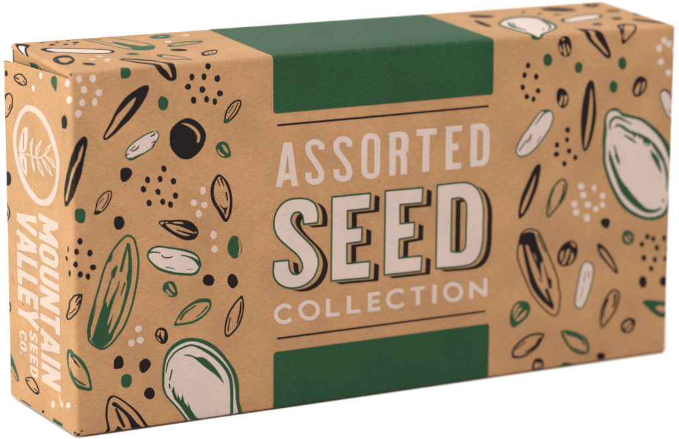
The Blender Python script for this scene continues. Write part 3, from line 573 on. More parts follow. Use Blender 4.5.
print K 0|17452,7144 17527,7011 17545,7007 17553,7020 17478,7153 17460,7157
print G 1|15666,7326 15808,7286 15966,7158 16260,7069 16590,6959 16882,6772 17178,6523 17435,6229 17611,5941 17693,5515 17773,5044 17723,4676 17601,4386 17530,4137 17376,4013 17062,3952 16692,4028 16267,4243 15947,4530 15675,4971 15482,5402 15357,5825 15351,6111 15325,6435 15355,6789 15364,7038 15467,7243
print W 1|15648,7235 15811,7196 15956,7059 16222,6983 16531,6885 16824,6680 17099,6422 17336,6111 17493,5771 17585,5572 17655,5101 17615,4734 17531,4416 17422,4194 17268,4094 16953,4066 16635,4159 16263,4382 15994,4663 15723,5104 15557,5486 15455,5816 15450,6030 15441,6353 15470,6708 15446,6995 15509,7186
print G 0|15587,6715 15591,6770 15592,6826 15598,6876 15613,6914 15638,6947 15673,6978 15712,7000 15748,7011 15779,7012 15816,7004 15863,6986 15923,6959 15997,6926 16082,6882 16172,6834 16261,6787 16279,6794 16277,6812 16194,6866 16109,6923 16027,6976 15954,7019 15891,7049 15836,7072 15780,7087 15721,7087 15665,7068 15615,7036 15572,6995 15541,6947 15528,6892 15529,6833 15535,6776 15539,6720 15563,6702
print G 0|15704,6730 15734,6810 15801,6865 15984,6806 16233,6631 16522,6526 16813,6382 17067,6164 17282,5892 17414,5651 17290,5662 17117,5896 16953,6128 16880,6225 16831,6077 16756,6254 16711,6124 16652,6310 16575,6403 16527,6364 16484,6447 16410,6464 16356,6372 16319,6490 16071,6630 15884,6772 15783,6781
print G 0|16022,6498 16072,6463 16122,6428 16171,6394 16218,6359 16268,6330 16317,6301 16365,6271 16415,6241 16443,6247 16442,6274 16399,6310 16355,6347 16311,6383 16264,6420 16210,6449 16155,6477 16100,6505 16046,6533 16019,6524
print G 0|15699,6254 15711,6201 15722,6148 15735,6092 15753,6029 15785,5959 15822,5884 15860,5807 15898,5731 15921,5724 15934,5740 15903,5818 15871,5897 15842,5972 15817,6042 15793,6100 15773,6154 15756,6206 15737,6259 15714,6269
print G 0|15545,6109 15558,5820 15605,5791 15645,5818 15593,6108 15567,6124
print G 0|16888,5994 16917,5953 16945,5912 16973,5871 17001,5830 17028,5786 17056,5740 17085,5694 17113,5648 17192,5638 17219,5700 17182,5742 17146,5785 17109,5827 17072,5868 17035,5907 16999,5944 16963,5980 16927,6017 16897,6018
print G 1|16918,5887 17103,5847 17226,5605 17305,5297 17196,5423 17057,5644
print G 0|17180,5849 17221,5783 17262,5719 17300,5654 17333,5581 17365,5498 17395,5407 17420,5311 17438,5212 17451,5109 17457,4999 17459,4885 17463,4773 17481,4758 17501,4767 17510,4878 17520,4990 17528,5101 17526,5210 17508,5315 17481,5417 17450,5512 17415,5601 17373,5679 17326,5747 17279,5809 17234,5872 17195,5878
print G 1|17404,4489 17395,4457 17370,4449 17348,4468 17333,4498 17336,4533 17356,4553 17382,4549 17402,4524
print G 0|15536,5979 15553,5912 15569,5846 15588,5774 15615,5690 15653,5589 15699,5475 15749,5358 15800,5250 15841,5152 15882,5059 15930,4968 15985,4873 16063,4781 16149,4687 16239,4595 16332,4508 16433,4427 16540,4348 16648,4276 16755,4220 16857,4184 16953,4166 17039,4163 17117,4167 17186,4182 17244,4208 17292,4236 17341,4262 17343,4296 17308,4314 17251,4298 17198,4281 17148,4269 17094,4268 17030,4275 16960,4288 16891,4310 16821,4344 16746,4400 16662,4474 16576,4557 16494,4642 16413,4725 16334,4812 16261,4901 16195,4987 16126,5061 16064,5134 16005,5211 15945,5296 15891,5397 15837,5509 15786,5619 15743,5717 15708,5795 15681,5862 15657,5926 15631,5993 15573,6017
print G 0|15733,5960 15868,5680 15890,5673 15903,5688 15815,5977 15764,5995
print K 1|78,13520 369,13261 125,12816 -237,12071 -326,12053 -150,12745
print W 1|30,13213 187,13116 -64,12622 -116,12643
print K 1|666,11662 780,11528 700,11000 457,10612 245,10490 144,10736 191,11202 440,11592
print B 1|561,11384 611,11370 646,11340 661,11280 656,11158 635,11006 631,10974 651,11028 597,10949 528,10864 464,10803 402,10764 350,10761 309,10802 277,10882 260,10983 258,11107 268,11236 262,11232 238,11167 293,11249 360,11327 427,11371 498,11388
print K 0|308,11327 197,10798 230,10801 291,10940 403,11470 370,11467
print K 0|392,10681 576,10902 606,10974 606,11011 421,10790 391,10717
print K 1|406,12617 617,12749 925,12593 1257,12409 1473,12288 1783,12131 2020,11876 2011,11628 1852,11459 1543,11528 1259,11658 969,11843 629,12083 439,12282
print W 1|528,12533 726,12599 1000,12438 1274,12294 1606,12110 1867,11918 1945,11690 1825,11559 1486,11639 1208,11784 895,11996 641,12203
print K 1|1198,13340 1156,13293 1107,13286 1077,13311 1068,13357 1100,13407 1146,13445 1190,13435 1208,13395
print K 1|976,13060 918,13002 853,12974 815,13017 807,13083 849,13155 911,13202 965,13187 996,13139
print K 1|1309,12986 1260,12932 1202,12919 1162,12947 1162,13007 1194,13065 1249,13109 1302,13100 1320,13049
print K 1|1651,13129 1596,13063 1524,13052 1478,13087 1470,13152 1504,13227 1576,13263 1638,13253 1673,13204
print K 1|1533,13450 1502,13413 1456,13399 1430,13425 1419,13463 1446,13505 1488,13529 1526,13522 1547,13493
print K 1|841,13433 803,13395 741,13390 696,13411 684,13451 707,13492 762,13511 821,13510 851,13475
print K 1|1503,12931 1468,12898 1425,12883 1396,12906 1394,12945 1416,12985 1456,13013 1493,13002 1515,12974
print K 1|935,10225 860,10169 761,10221 683,10329 676,10463 738,10547 839,10545 935,10461 971,10328
print W 1|1179,10859 1139,10838 1090,10858 1055,10906 1048,10961 1074,11000 1122,10997 1172,10968 1193,10908
print W 1|1495,11134 1451,11114 1398,11131 1364,11186 1359,11242 1387,11277 1434,11281 1480,11245 1505,11188
print W 1|1549,10709 1505,10690 1456,10715 1420,10761 1408,10819 1440,10854 1488,10860 1536,10822 1561,10762
print W 1|1438,10545 1397,10527 1346,10541 1310,10594 1300,10653 1335,10684 1381,10688 1430,10656 1448,10596
print G 0|1842,13403 1889,13287 1936,13174 1982,13056 2029,12926 2074,12775 2119,12611 2165,12444 2217,12287 2276,12143 2340,12006 2406,11871 2471,11736 2495,11773 2512,11826 2447,11962 2381,12097 2317,12234 2258,12378 2206,12535 2160,12701 2115,12866 2070,13017 2023,13148 1976,13267 1929,13380 1883,13496 1859,13458
print G 0|2576,13432 2630,13356 2684,13283 2739,13205 2794,13116 2852,13014 2912,12903 2970,12786 3024,12667 3076,12542 3127,12412 3168,12284 3194,12163 3200,12048 3192,11938 3174,11845 3161,11801 3153,11787 3116,11742 3064,11699 3006,11668 2937,11646 2860,11637 2782,11642 2714,11658 2658,11690 2610,11737 2565,11791 2517,11842 2493,11802 2478,11751 2521,11692 2564,11630 2609,11574 2663,11534 2729,11510 2804,11498 2880,11498 2948,11513 3010,11547 3070,11596 3129,11671 3195,11801 3236,11934 3256,12050 3261,12166 3251,12280 3221,12397 3176,12519 3121,12642 3066,12760 3010,12875 2950,12989 2888,13097 2828,13195 2771,13280 2715,13354 2659,13424 2603,13496 2587,13468
print G 1|2437,12913 2566,12807 2684,12505 2781,12321 2953,12071 3134,12092 3200,11920 3032,11641 2760,11604 2567,11715 2564,12042 2438,12491
print G 0|2015,13493 2066,13354 2118,13213 2168,13077 2212,12955 2249,12852 2281,12763 2310,12680 2341,12594 2361,12624 2375,12670 2345,12756 2315,12840 2283,12929 2246,13032 2202,13154 2152,13290 2100,13431 2049,13570 2029,13539
print G 0|2138,13454 2308,13277 2324,13305 2334,13340 2164,13517 2147,13489
print G 1|2436,11040 2351,10986 2252,11027 2170,11105 2165,11219 2229,11290 2321,11307 2413,11252 2465,11146
print G 1|3604,13220 3867,13363 4113,13363 4251,13121 4043,12864 3718,12840 3565,12974
print B 1|3549,13020 3594,13054 3686,13100 3777,13132 3862,13151 3944,13154 4014,13132 4078,13072 4130,12988 4145,12938 4241,13190 4206,13151 4129,13092 4029,13063 3912,13058 3813,13070 3745,13098 3695,13142 3668,13194 3660,13253 3654,13247
print G 1|3609,13181 3776,13229 3796,13109 3638,12983
print G 0|3869,12892 4083,13109 4123,13195 4128,13246 3913,13028 3874,12942
print G 1|3533,11862 3800,12124 4171,12256 4469,12215 4658,12141 4479,11915 4145,11788 3753,11685 3548,11692
print B 1|3526,11790 3564,11835 3653,11925 3756,12003 3872,12061 4000,12106 4121,12132 4228,12133 4328,12114 4416,12091 4501,12074 4572,12055 4600,12029 4646,12156 4602,12103 4524,12036 4429,11987 4315,11947 4193,11910 4060,11870 3920,11832 3802,11807 3713,11795 3646,11796 3601,11813 3574,11851 3566,11890
print G 1|3533,11862 3654,11942 3677,11751 3533,11698
print G 0|4491,12021 4595,12018 4631,12081 4648,12145 4544,12148 4508,12085
print G 0|3910,12054 4257,12047 4270,12071 4276,12095 3930,12101 3916,12077
print K 1|3767,11080 3663,11022 3513,11048 3400,11158 3380,11283 3438,11386 3585,11387 3725,11313 3793,11190
print G 1|2797,10802 2975,10820 3204,10552 3341,10233 3413,9765 3218,9947 2905,10089 2768,10407
print B 1|2803,10770 2810,10758 2870,10760 2937,10731 3012,10666 3093,10569 3164,10466 3218,10369 3263,10267 3300,10149 3338,9981 3370,9797 3390,9757 3411,9866 3341,9952 3257,10035 3154,10079 3038,10118 2943,10176 2879,10265 2835,10373 2808,10489 2800,10624 2810,10762
print G 1|2784,10771 2925,10822 2879,10592 2770,10494
print K 1|3945,10616 4232,10862 4464,10916 4433,10694 4209,10333 3974,10230 3843,10246
print B 1|3927,10509 3979,10565 4077,10643 4172,10704 4260,10745 4341,10765 4392,10757 4404,10724 4400,10700 4403,10708 4376,10656 4318,10560 4258,10482 4188,10433 4109,10404 4038,10388 3979,10372 3935,10368 3918,10391 3925,10461 3944,10538
print K 1|3945,10616 4028,10673 3927,10320 3829,10252
print K 1|4126,10481 4107,10456 4089,10456 4079,10471 4081,10501 4098,10531 4119,10544 4135,10537 4137,10511
print K 1|4267,10605 4248,10577 4227,10574 4217,10593 4222,10625 4239,10655 4260,10667 4278,10664 4279,10636
print W 1|3842,12323 3792,12273 3737,12266 3694,12303 3698,12383 3741,12457 3802,12480 3854,12464 3874,12399
print W 1|4651,13024 4603,12984 4538,12998 4489,13036 4472,13096 4510,13148 4576,13162 4636,13133 4671,13080
print K 1|13495,12474 13304,12424 13075,12494 12899,12674 12898,12861 12989,13010 13218,12970 13420,12842 13551,12647
print K 1|12729,12264 12823,11986 12751,11256 12602,11174 12581,11678
print G 1|13122,11573 13514,12027 13876,12256 14318,12335 14602,12125 14640,11703 14622,11243 14454,10626 14164,10182 13682,9780 13369,9495 13396,9483 13300,9431 13183,9418 13046,9473 13083,9777 13043,10162 12963,10583 12941,11045
print W 1|13193,11545 13645,11978 14155,12110 14462,11872 14481,11418 14431,10974 14361,10602 14144,10288 13705,9926 13434,9720 13298,9501 13188,9582 13220,9919 13140,10339 13096,10828 13077,11151
print G 0|13412,11559 13364,11458 13311,11348 13250,11209 13201,11066 13188,10962 13184,10865 13189,10771 13200,10676 13219,10579 13246,10482 13276,10385 13304,10288 13339,10329 13370,10396 13358,10520 13345,10644 13335,10767 13333,10888 13341,11009 13356,11127 13377,11241 13403,11344 13416,11403 13437,11463 13472,11551 13510,11649 13494,11679
print K 0|13497,11473 13352,11030 13375,11038 13422,11116 13567,11560 13543,11552
print K 1|14675,12826 14610,12755 14558,12736 14540,12782 14572,12875 14630,12970 14690,13010 14727,12997 14714,12921
print G 0|14442,11505 14407,11351 14374,11198 14339,11050 14300,10912 14260,10785 14218,10667 14179,10572 14158,10531 14153,10517 14108,10456 14042,10376 13974,10289 13921,10190 13928,10160 13983,10216 14043,10274 14120,10363 14226,10524 14304,10690 14355,10827 14396,10957 14432,11087 14459,11216 14480,11349 14500,11483 14520,11616 14486,11586
print K 0|13732,10170 13887,10307 13939,10395 13947,10443 13792,10305 13740,10218
print K 1|16168,12584 15901,12521 15594,12624 15365,12860 15318,13129 15507,13279 15799,13276 16061,13078 16224,12824
print K 1|16836,13384 17027,13463 17315,13313 17247,13082 16961,12847 16791,12910 16770,13088
print B 1|16853,13331 16787,13234 16839,13255 16910,13256 17010,13227 17121,13172 17191,13111 17201,13058 17220,13105 17295,13227 17248,13179 17154,13101 17071,13051 17008,13047 16953,13074 16913,13112 16894,13154 16890,13206 16894,13272 16905,13365 16921,13455
print K 1|16978,13146 16895,13069 16812,13059 16767,13117 16782,13224 16860,13329 16958,13378 17026,13345 17029,13250
print K 1|17220,13094 17136,13011 17072,13005 17047,13059 17071,13160 17145,13264 17221,13307 17276,13295 17277,13210
print K 1|15428,12100 15354,12056 15264,12067 15191,12117 15187,12195 15249,12251 15335,12272 15422,12241 15451,12170
print K 1|14998,12427 14938,12379 14873,12375 14831,12418 14839,12491 14890,12556 14959,12584 15011,12555 15035,12497
print K 1|15011,11400 15191,11597 15317,11549 15891,11846 16459,11839 16465,11568 16151,11275 15523,11064 15069,10973 14919,11131
print W 1|15056,11302 15560,11621 16049,11766 16373,11726 16361,11565 16130,11344 15571,11147 15116,11056
print K 1|15787,10383 15686,10320 15576,10327 15488,10388 15496,10501 15577,10595 15697,10631 15802,10589 15829,10487
print K 1|17321,12044 17199,11984 17050,11991 16940,12078 16925,12199 17024,12286 17168,12321 17308,12263 17375,12152
print G 1|17613,11418 17502,11312 17406,11297 17369,11375 17410,11509 17499,11650 17608,11698 17689,11681 17684,11561
print K 1|16748,10970 16644,10896 16524,10885 16451,10964 16469,11084 16547,11196 16673,11229 16771,11186 16814,11085
print K 1|16930,10735 17114,10870 17268,10648 17563,10250 17767,9908 17423,10018 17099,10365
print K 1|-3874,8759 -3908,8702 -3976,8679 -4040,8681 -4070,8726 -4053,8785 -3996,8828 -3929,8840 -3888,8807
print K 1|-3491,8786 -3091,8923 -2780,8876 -2645,8758 -2791,8655 -3106,8612 -3418,8662
print B 1|-3414,8780 -3346,8812 -3215,8857 -3106,8882 -3026,8882 -2934,8865 -2856,8840 -2795,8809 -2752,8771 -2737,8740 -2748,8722 -2776,8703 -2816,8687 -2880,8672 -2972,8659 -3065,8655 -3164,8661 -3266,8676 -3341,8698 -3391,8728 -3418,8762
print K 0|-3438,8749 -3202,8727 -3153,8744 -3153,8766 -3389,8787 -3438,8770
print K 0|-3197,8665 -3040,8661 -3004,8676 -3009,8692 -3166,8695 -3202,8680
print K 0|-2931,8752 -2778,8683 -2737,8690 -2722,8708 -2875,8778 -2915,8771
print K 0|-4221,7832 -4194,7859 -4167,7885 -4138,7914 -4106,7952 -4078,8001 -4050,8057 -4018,8111 -3982,8151 -3942,8182 -3891,8210 -3843,8230 -3808,8239 -3772,8239 -3729,8229 -3690,8208 -3662,8174 -3656,8123 -3664,8055 -3678,7980 -3689,7908 -3648,7903 -3603,7923 -3594,7995 -3582,8069 -3577,8139 -3586,8194 -3614,8235 -3657,8263 -3714,8279 -3783,8282 -3865,8269 -3949,8240 -4029,8202 -4098,8157 -4146,8104 -4182,8045 -4210,7988 -4237,7941 -4253,7907 -4267,7880 -4280,7855 -4294,7828 -4267,7818
print K 0|-3762,7980 -3890,7809 -3866,7800 -3826,7813 -3698,7984 -3722,7993
print G 1|-1131,9193 -925,9254 -815,9172 -864,8900 -941,8863 -1139,8983 -1188,9086
print W 1|-1709,9102 -1748,9049 -1811,9011 -1872,9026 -1906,9068 -1884,9127 -1832,9174 -1762,9190 -1709,9160
print W 1|-2189,8687 -2226,8632 -2290,8603 -2354,8609 -2385,8654 -2365,8712 -2311,8756 -2242,8774 -2192,8744
print W 1|-62,9216 -114,9156 -209,9112 -306,9118 -340,9169 -319,9228 -248,9287 -142,9304 -77,9270
print W 1|19,8807 -28,8739 -128,8695 -222,8707 -278,8753 -238,8822 -165,8880 -64,8896 16,8871
print K 1|-4231,9096 -3752,9110 -3754,9084 -4193,9070
print K 0|-3672,7983 -3680,7962 -3685,7945 -3694,7926 -3717,7895 -3761,7847 -3818,7787 -3882,7725 -3944,7674 -4005,7636 -4070,7603 -4140,7570 -4211,7535 -4210,7506 -4143,7511 -4076,7546 -4007,7580 -3935,7619 -3867,7666 -3801,7723 -3737,7787 -3682,7848 -3640,7898 -3615,7932 -3605,7956 -3602,7974 -3596,7993 -3630,8000
print K 1|-4055,7682 -4074,7653 -4108,7641 -4141,7642 -4151,7666 -4144,7693 -4119,7718 -4086,7720 -4061,7708
print K 1|-237,8168 -309,8042 -432,7995 -551,8001 -588,8111 -576,8238 -470,8329 -347,8357 -260,8288
print K 1|-4084,6671 -4119,6590 -4165,6546 -4210,6568 -4234,6647 -4212,6744 -4172,6809 -4122,6825 -4089,6766
print K 1|-3789,5956 -3874,5822 -4032,5762 -4185,5763 -4254,5867 -4214,6004 -4085,6118 -3920,6148 -3816,6075
print K 1|-4078,5249 -4105,5190 -4156,5160 -4203,5173 -4228,5220 -4212,5282 -4168,5323 -4117,5339 -4079,5308
print K 0|-4202,5265 -4150,5234 -4094,5205 -4046,5174 -4014,5138 -3993,5095 -3983,5047 -3986,4996 -4004,4945 -4041,4894 -4098,4840 -4164,4782 -4226,4724 -4207,4710 -4159,4723 -4096,4780 -4028,4838 -3966,4897 -3922,4956 -3904,5012 -3904,5067 -3917,5117 -3941,5162 -3983,5199 -4040,5229 -4101,5256 -4159,5284 -4189,5279
print K 0|-4182,5170 -4082,4922 -4050,4923 -4024,4939 -4124,5187 -4156,5187
print K 0|-4221,2582 -4186,2576 -4151,2571 -4122,2564 -4099,2550 -4076,2525 -4056,2492 -4044,2455 -4048,2417 -4072,2375 -4115,2328 -4166,2276 -4214,2225 -4194,2215 -4152,2228 -4104,2278 -4051,2330 -4004,2382 -3973,2431 -3967,2476 -3978,2517 -3998,2553 -4022,2582 -4051,2601 -4088,2611 -4123,2617 -4155,2624 -4209,2607
print K 0|-4130,2371 -4243,2240 -4218,2229 -4171,2244 -4058,2375 -4083,2386
print G 1|-4112,1218 -3995,1127 -3724,852 -3558,620 -3603,518 -3740,537 -4017,689 -4152,757
print B 1|-4049,853 -3890,774 -3671,617 -3673,572 -3880,655 -4071,744
print K 1|-3178,824 -3042,808 -2719,894 -2445,813 -2247,644 -2340,516 -2539,479 -2895,538 -3129,665
print B 1|-3087,836 -3222,781 -3177,766 -3070,762 -2938,798 -2834,833 -2765,846 -2693,837 -2608,809 -2529,772 -2449,722 -2378,663 -2340,613 -2344,578 -2368,552 -2391,536 -2397,533 -2421,528 -2483,527 -2586,537 -2709,556 -2819,583 -2907,617 -2983,658 -3038,702 -3072,754 -3087,811
print K 0|-3048,687 -2886,730 -2858,754 -2884,764 -3046,721 -3074,697
print K 0|-2635,597 -2398,575 -2358,590 -2354,609 -2591,631 -2631,616
print K 0|-2499,506 -2298,560 -2267,587 -2297,598 -2497,544 -2528,517
print K 0|-3520,55 -3398,89 -2796,80 -2798,52 -3198,49
print K 1|-1975,142 -2012,110 -2061,87 -2112,81 -2140,99 -2125,131 -2080,158 -2027,174 -1989,165
print G 0|-1415,134 -835,132 -839,39 -1419,30
print K 1|-19,100 -47,66 -91,45 -134,43 -156,64 -145,99 -109,131 -61,140 -25,130
print K 1|179,158 165,142 141,131 115,128 106,138 112,153 131,168 157,174 178,171
print W 1|-1310,506 -1350,435 -1423,395 -1491,402 -1523,453 -1509,526 -1447,585 -1370,608 -1322,569
print W 1|-340,752 -388,695 -473,651 -559,648 -608,682 -588,743 -505,794 -415,819 -340,807
print W 1|-1035,916 -926,742 -775,665 -879,569 -983,659
emblem W 1|-2502,8209 -1830,8183 -1180,7816 -760,7195 -819,6545 -1174,5969 -1770,5710 -2446,5728 -3116,6054 -3521,6623 -3614,7184 -3292,7754 -2882,8078|-2425,8046 -1922,7988 -1434,7694 -993,7146 -1000,6577 -1334,6113 -1848,5858 -2268,5911 -2852,6183 -3293,6670 -3369,7234 -3088,7722 -2768,7964
emblem W 0|-3226,6764 -3058,6791 -2888,6818 -2726,6843 -2578,6862 -2447,6870 -2323,6869 -2194,6872 -2055,6891 -1912,6931 -1777,6983 -1648,7038 -1522,7089 -1510,7117 -1563,7119 -1692,7067 -1819,7013 -1940,6966 -2053,6934 -2162,6920 -2277,6917 -2405,6918 -2549,6910 -2708,6890 -2874,6864 -3044,6836 -3212,6810 -3255,6781
emblem W 1|-3250,6860 -3202,7123 -2962,7474 -2735,7591 -2653,7521 -2684,7228 -2816,6949 -3079,6837
emblem W 1|-3256,6728 -2824,6789 -2735,6497 -2779,6293 -2966,6318 -3147,6483
emblem W 0|-2426,6908 -2414,6973 -2403,7037 -2388,7100 -2364,7160 -2363,7214 -2351,7269 -2335,7327 -2321,7384 -2348,7392 -2387,7377 -2435,7316 -2484,7255 -2531,7192 -2569,7125 -2559,7065 -2540,7006 -2516,6949 -2495,6892 -2460,6890
emblem W 0|-2140,6892 -2087,6963 -2036,7034 -1983,7102 -1923,7165 -1901,7224 -1868,7286 -1829,7351 -1792,7416 -1817,7429 -1868,7415 -1951,7350 -2036,7285 -2121,7216 -2198,7143 -2211,7075 -2212,7009 -2209,6946 -2207,6883 -2177,6877
emblem W 0|-1684,7018 -1613,7067 -1543,7116 -1472,7164 -1398,7212 -1351,7264 -1296,7320 -1239,7377 -1182,7433 -1205,7457 -1276,7443 -1360,7389 -1445,7335 -1529,7280 -1610,7225 -1650,7170 -1683,7119 -1713,7069 -1743,7019 -1725,7007
emblem W 0|-2462,6869 -2465,6815 -2468,6762 -2470,6708 -2471,6654 -2436,6610 -2400,6566 -2363,6523 -2327,6480 -2289,6480 -2259,6499 -2262,6552 -2264,6604 -2266,6657 -2267,6710 -2300,6753 -2331,6798 -2362,6842 -2394,6887 -2431,6887
emblem W 0|-2172,6876 -2150,6819 -2128,6762 -2105,6705 -2081,6648 -2007,6609 -1932,6571 -1857,6533 -1783,6496 -1722,6503 -1688,6532 -1719,6586 -1751,6641 -1781,6695 -1810,6749 -1885,6786 -1959,6823 -2033,6861 -2107,6899 -2147,6895
emblem W 0|-1879,6948 -1828,6903 -1778,6858 -1727,6812 -1673,6763 -1573,6726 -1469,6684 -1363,6640 -1258,6597 -1197,6608 -1169,6637 -1237,6696 -1305,6756 -1373,6815 -1437,6869 -1537,6900 -1633,6926 -1727,6950 -1821,6975 -1862,6968
emblem W 0|-1633,7046 -1566,7021 -1498,6997 -1437,6972 -1385,6943 -1302,6928 -1218,6905 -1133,6879 -1047,6854 -986,6866 -961,6895 -1011,6936 -1060,6979 -1114,7021 -1176,7060 -1282,7070 -1387,7074 -1489,7075 -1589,7077 -1629,7064
emblem B 0|-2034,7071 -1943,7232 -1967,7239 -2002,7227 -2094,7065 -2070,7058
emblem B 0|-1565,7149 -1410,7281 -1423,7292 -1460,7284 -1616,7153 -1602,7141
emblem B 0|-1989,6735 -1877,6616 -1841,6619 -1819,6636 -1931,6756 -1967,6753
emblem B 0|-1614,6855 -1419,6725 -1382,6730 -1364,6748 -1559,6878 -1595,6873
emblem B 0|-1371,7018 -1191,6942 -1155,6949 -1141,6967 -1321,7043 -1357,7036
emblem B 0|-2941,7392 -2996,6949 -2971,6946 -2944,6959 -2889,7402 -2914,7405
emblem B 0|-3026,6688 -2953,6414 -2925,6413 -2901,6427 -2974,6701 -3002,6702
print K 0|-3933,3347 -3701,3164 -3688,3166 -3681,3173 -3913,3356 -3926,3354
print K 0|-3370,2870 -3161,2717 -3149,2719 -3142,2725 -3350,2878 -3363,2876
lettering_assorted W 0|5714,7203 5751,7230 5925,7215 5963,7189 6130,6026 5950,6030 5926,6225 5728,6221 5681,6047 5503,6055|5836,6903 5884,6398 5761,6397
lettering_assorted W 0|6883,6929 6885,6960 6889,6997 6885,7051 6855,7114 6806,7162 6748,7200 6682,7231 6610,7248 6539,7243 6474,7223 6414,7190 6367,7140 6341,7078 6334,7012 6341,6943 6362,6869 6400,6796 6450,6725 6501,6657 6547,6591 6593,6520 6640,6447 6680,6380 6704,6327 6713,6285 6715,6248 6709,6221 6702,6207 6687,6195 6656,6183 6619,6175 6591,6174 6567,6180 6539,6193 6516,6208 6509,6216 6507,6224 6509,6255 6515,6302 6518,6350 6348,6378 6344,6333 6338,6283 6337,6223 6358,6154 6406,6096 6462,6056 6524,6027 6591,6012 6657,6013 6724,6027 6788,6054 6841,6098 6873,6156 6886,6220 6884,6289 6867,6362 6833,6439 6786,6518 6736,6595 6689,6668 6639,6739 6588,6807 6546,6867 6520,6915 6508,6957 6504,6996 6508,7028 6514,7046 6528,7059 6556,7074 6589,7084 6612,7087 6635,7081 6671,7064 6704,7041 6720,7028 6718,7030 6717,7019 6713,6988 6712,6951
lettering_assorted W 0|7684,6938 7686,6972 7689,7012 7686,7067 7656,7132 7605,7181 7546,7217 7480,7245 7409,7258 7340,7251 7276,7229 7217,7194 7171,7143 7145,7080 7136,7012 7141,6940 7162,6864 7202,6790 7253,6722 7305,6658 7351,6596 7398,6528 7446,6458 7485,6394 7509,6342 7519,6295 7520,6250 7513,6213 7506,6195 7496,6188 7472,6180 7438,6176 7409,6177 7383,6183 7353,6197 7330,6213 7320,6222 7318,6232 7318,6263 7321,6310 7322,6360 7149,6379 7148,6334 7145,6283 7147,6222 7171,6154 7220,6098 7277,6059 7338,6031 7401,6015 7464,6012 7530,6020 7596,6044 7651,6090 7681,6153 7693,6222 7691,6297 7674,6375 7639,6455 7591,6532 7540,6606 7492,6677 7441,6745 7389,6809 7347,6864 7323,6909 7312,6950 7309,6992 7314,7029 7322,7051 7336,7066 7363,7082 7395,7092 7418,7095 7441,7091 7474,7076 7506,7057 7518,7047 7517,7048 7516,7033 7512,6998 7511,6960
lettering_assorted W 1|8224,7258 8380,7213 8478,7101 8504,6931 8491,6251 8453,6095 8356,6023 8219,6013 8088,6053 7985,6154 7950,6302 7955,6980 7992,7157 8089,7248|8221,7101 8294,7072 8328,6992 8325,6244 8296,6179 8218,6168 8155,6197 8125,6286 8129,7009 8162,7083
lettering_assorted W 0|8760,7225 9093,7233 9231,7198 9311,7109 9342,6970 9330,6697 9248,6605 9298,6495 9293,6038 9106,6043 9101,6490 9051,6586 8962,6594 8963,6047 8771,6043|8962,7072 9080,7070 9130,6989 9123,6785 9074,6730 8961,6731
lettering_assorted W 0|9561,7247 10172,7230 10174,7061 9965,7056 9953,6054 9744,6055 9761,7056 9563,7064
lettering_assorted W 0|10441,7253 10932,7243 10935,7081 10644,7079 10649,6753 10834,6755 10837,6570 10651,6564 10657,6218 10924,6216 10926,6045 10448,6044
lettering_assorted W 0|11195,7243 11513,7248 11641,7214 11744,7104 11783,6938 11780,6290 11736,6145 11636,6071 11509,6060 11194,6057|11400,7064 11506,7064 11568,7003 11580,6910 11571,6286 11516,6221 11399,6218
SEED S 1|6689,4973 6689,4973 6703,5207 6627,5464 6439,5625 6102,5694 5767,5643 5522,5399 5448,5054 5544,4725 5842,4408 6105,4165 6240,3936 6256,3755 6143,3639 5993,3656 5895,3796 5865,4042 5865,4042 5447,4053 5447,4053 5432,3706 5581,3439 5881,3282 6256,3288 6558,3469 6708,3775 6692,4064 6518,4370 6179,4728 5991,4961 5931,5145 6013,5300 6163,5313 6260,5196 6291,4979 6291,4979
SEED S 0|7102,5630 8223,5626 8203,5212 7553,5213 7555,4718 7984,4716 7972,4328 7542,4316 7546,3761 8222,3750 8203,3302 7090,3336
SEED S 0|8659,5642 9772,5627 9754,5208 9097,5223 9103,4694 9532,4692 9521,4293 9084,4267 9073,3743 9764,3733 9746,3309 8649,3324
SEED S 1|10204,5650 10204,5650 10917,5654 11157,5609 11359,5494 11524,5250 11619,4873 11619,4393 11611,3951 11529,3589 11331,3366 10995,3301 10196,3332 10196,3332|10646,5228 10646,5228 10868,5235 11029,5153 11104,4947 11098,4374 11090,3874 11012,3742 10868,3714 10644,3761 10644,3761
lettering_collection W 0|5967,2765 5942,2783 5917,2803 5888,2825 5856,2843 5825,2857 5791,2870 5750,2878 5705,2877 5659,2866 5610,2848 5562,2823 5520,2791 5489,2750 5466,2704 5451,2655 5445,2605 5451,2554 5467,2504 5491,2457 5524,2414 5568,2378 5618,2349 5667,2328 5712,2312 5755,2305 5795,2307 5828,2313 5860,2322 5892,2335 5922,2351 5948,2367 5974,2382 5906,2479 5879,2463 5854,2448 5832,2436 5810,2427 5787,2421 5767,2416 5749,2416 5728,2419 5697,2430 5660,2446 5626,2465 5603,2484 5586,2506 5572,2534 5562,2564 5559,2591 5562,2620 5572,2653 5588,2685 5607,2709 5632,2729 5667,2747 5705,2760 5736,2768 5755,2768 5771,2765 5791,2757 5813,2747 5833,2735 5854,2720 5877,2701 5903,2682
lettering_collection W 1|6770,2567 6746,2461 6678,2377 6577,2328 6457,2321 6338,2357 6236,2431 6169,2532 6145,2643 6168,2749 6236,2833 6337,2882 6456,2889 6575,2854 6677,2780 6745,2679|6654,2581 6639,2516 6596,2465 6532,2435 6457,2431 6382,2453 6318,2499 6275,2561 6260,2629 6275,2694 6317,2745 6381,2775 6456,2780 6532,2757 6596,2712 6639,2650
lettering_collection W 0|6942,2873 6940,2359 7066,2342 7068,2857
lettering_collection W 0|6959,2354 7352,2338 7342,2445 6949,2460
lettering_collection W 0|7549,2870 7552,2371 7679,2355 7676,2855
lettering_collection W 0|7566,2367 7963,2351 7952,2459 7556,2474
lettering_collection W 0|8170,2880 8169,2357 8297,2340 8298,2864
lettering_collection W 0|8193,2773 8537,2774 8522,2882 8177,2881
lettering_collection W 0|8193,2564 8518,2558 8505,2666 8180,2672
lettering_collection W 0|8195,2351 8550,2345 8537,2453 8182,2459
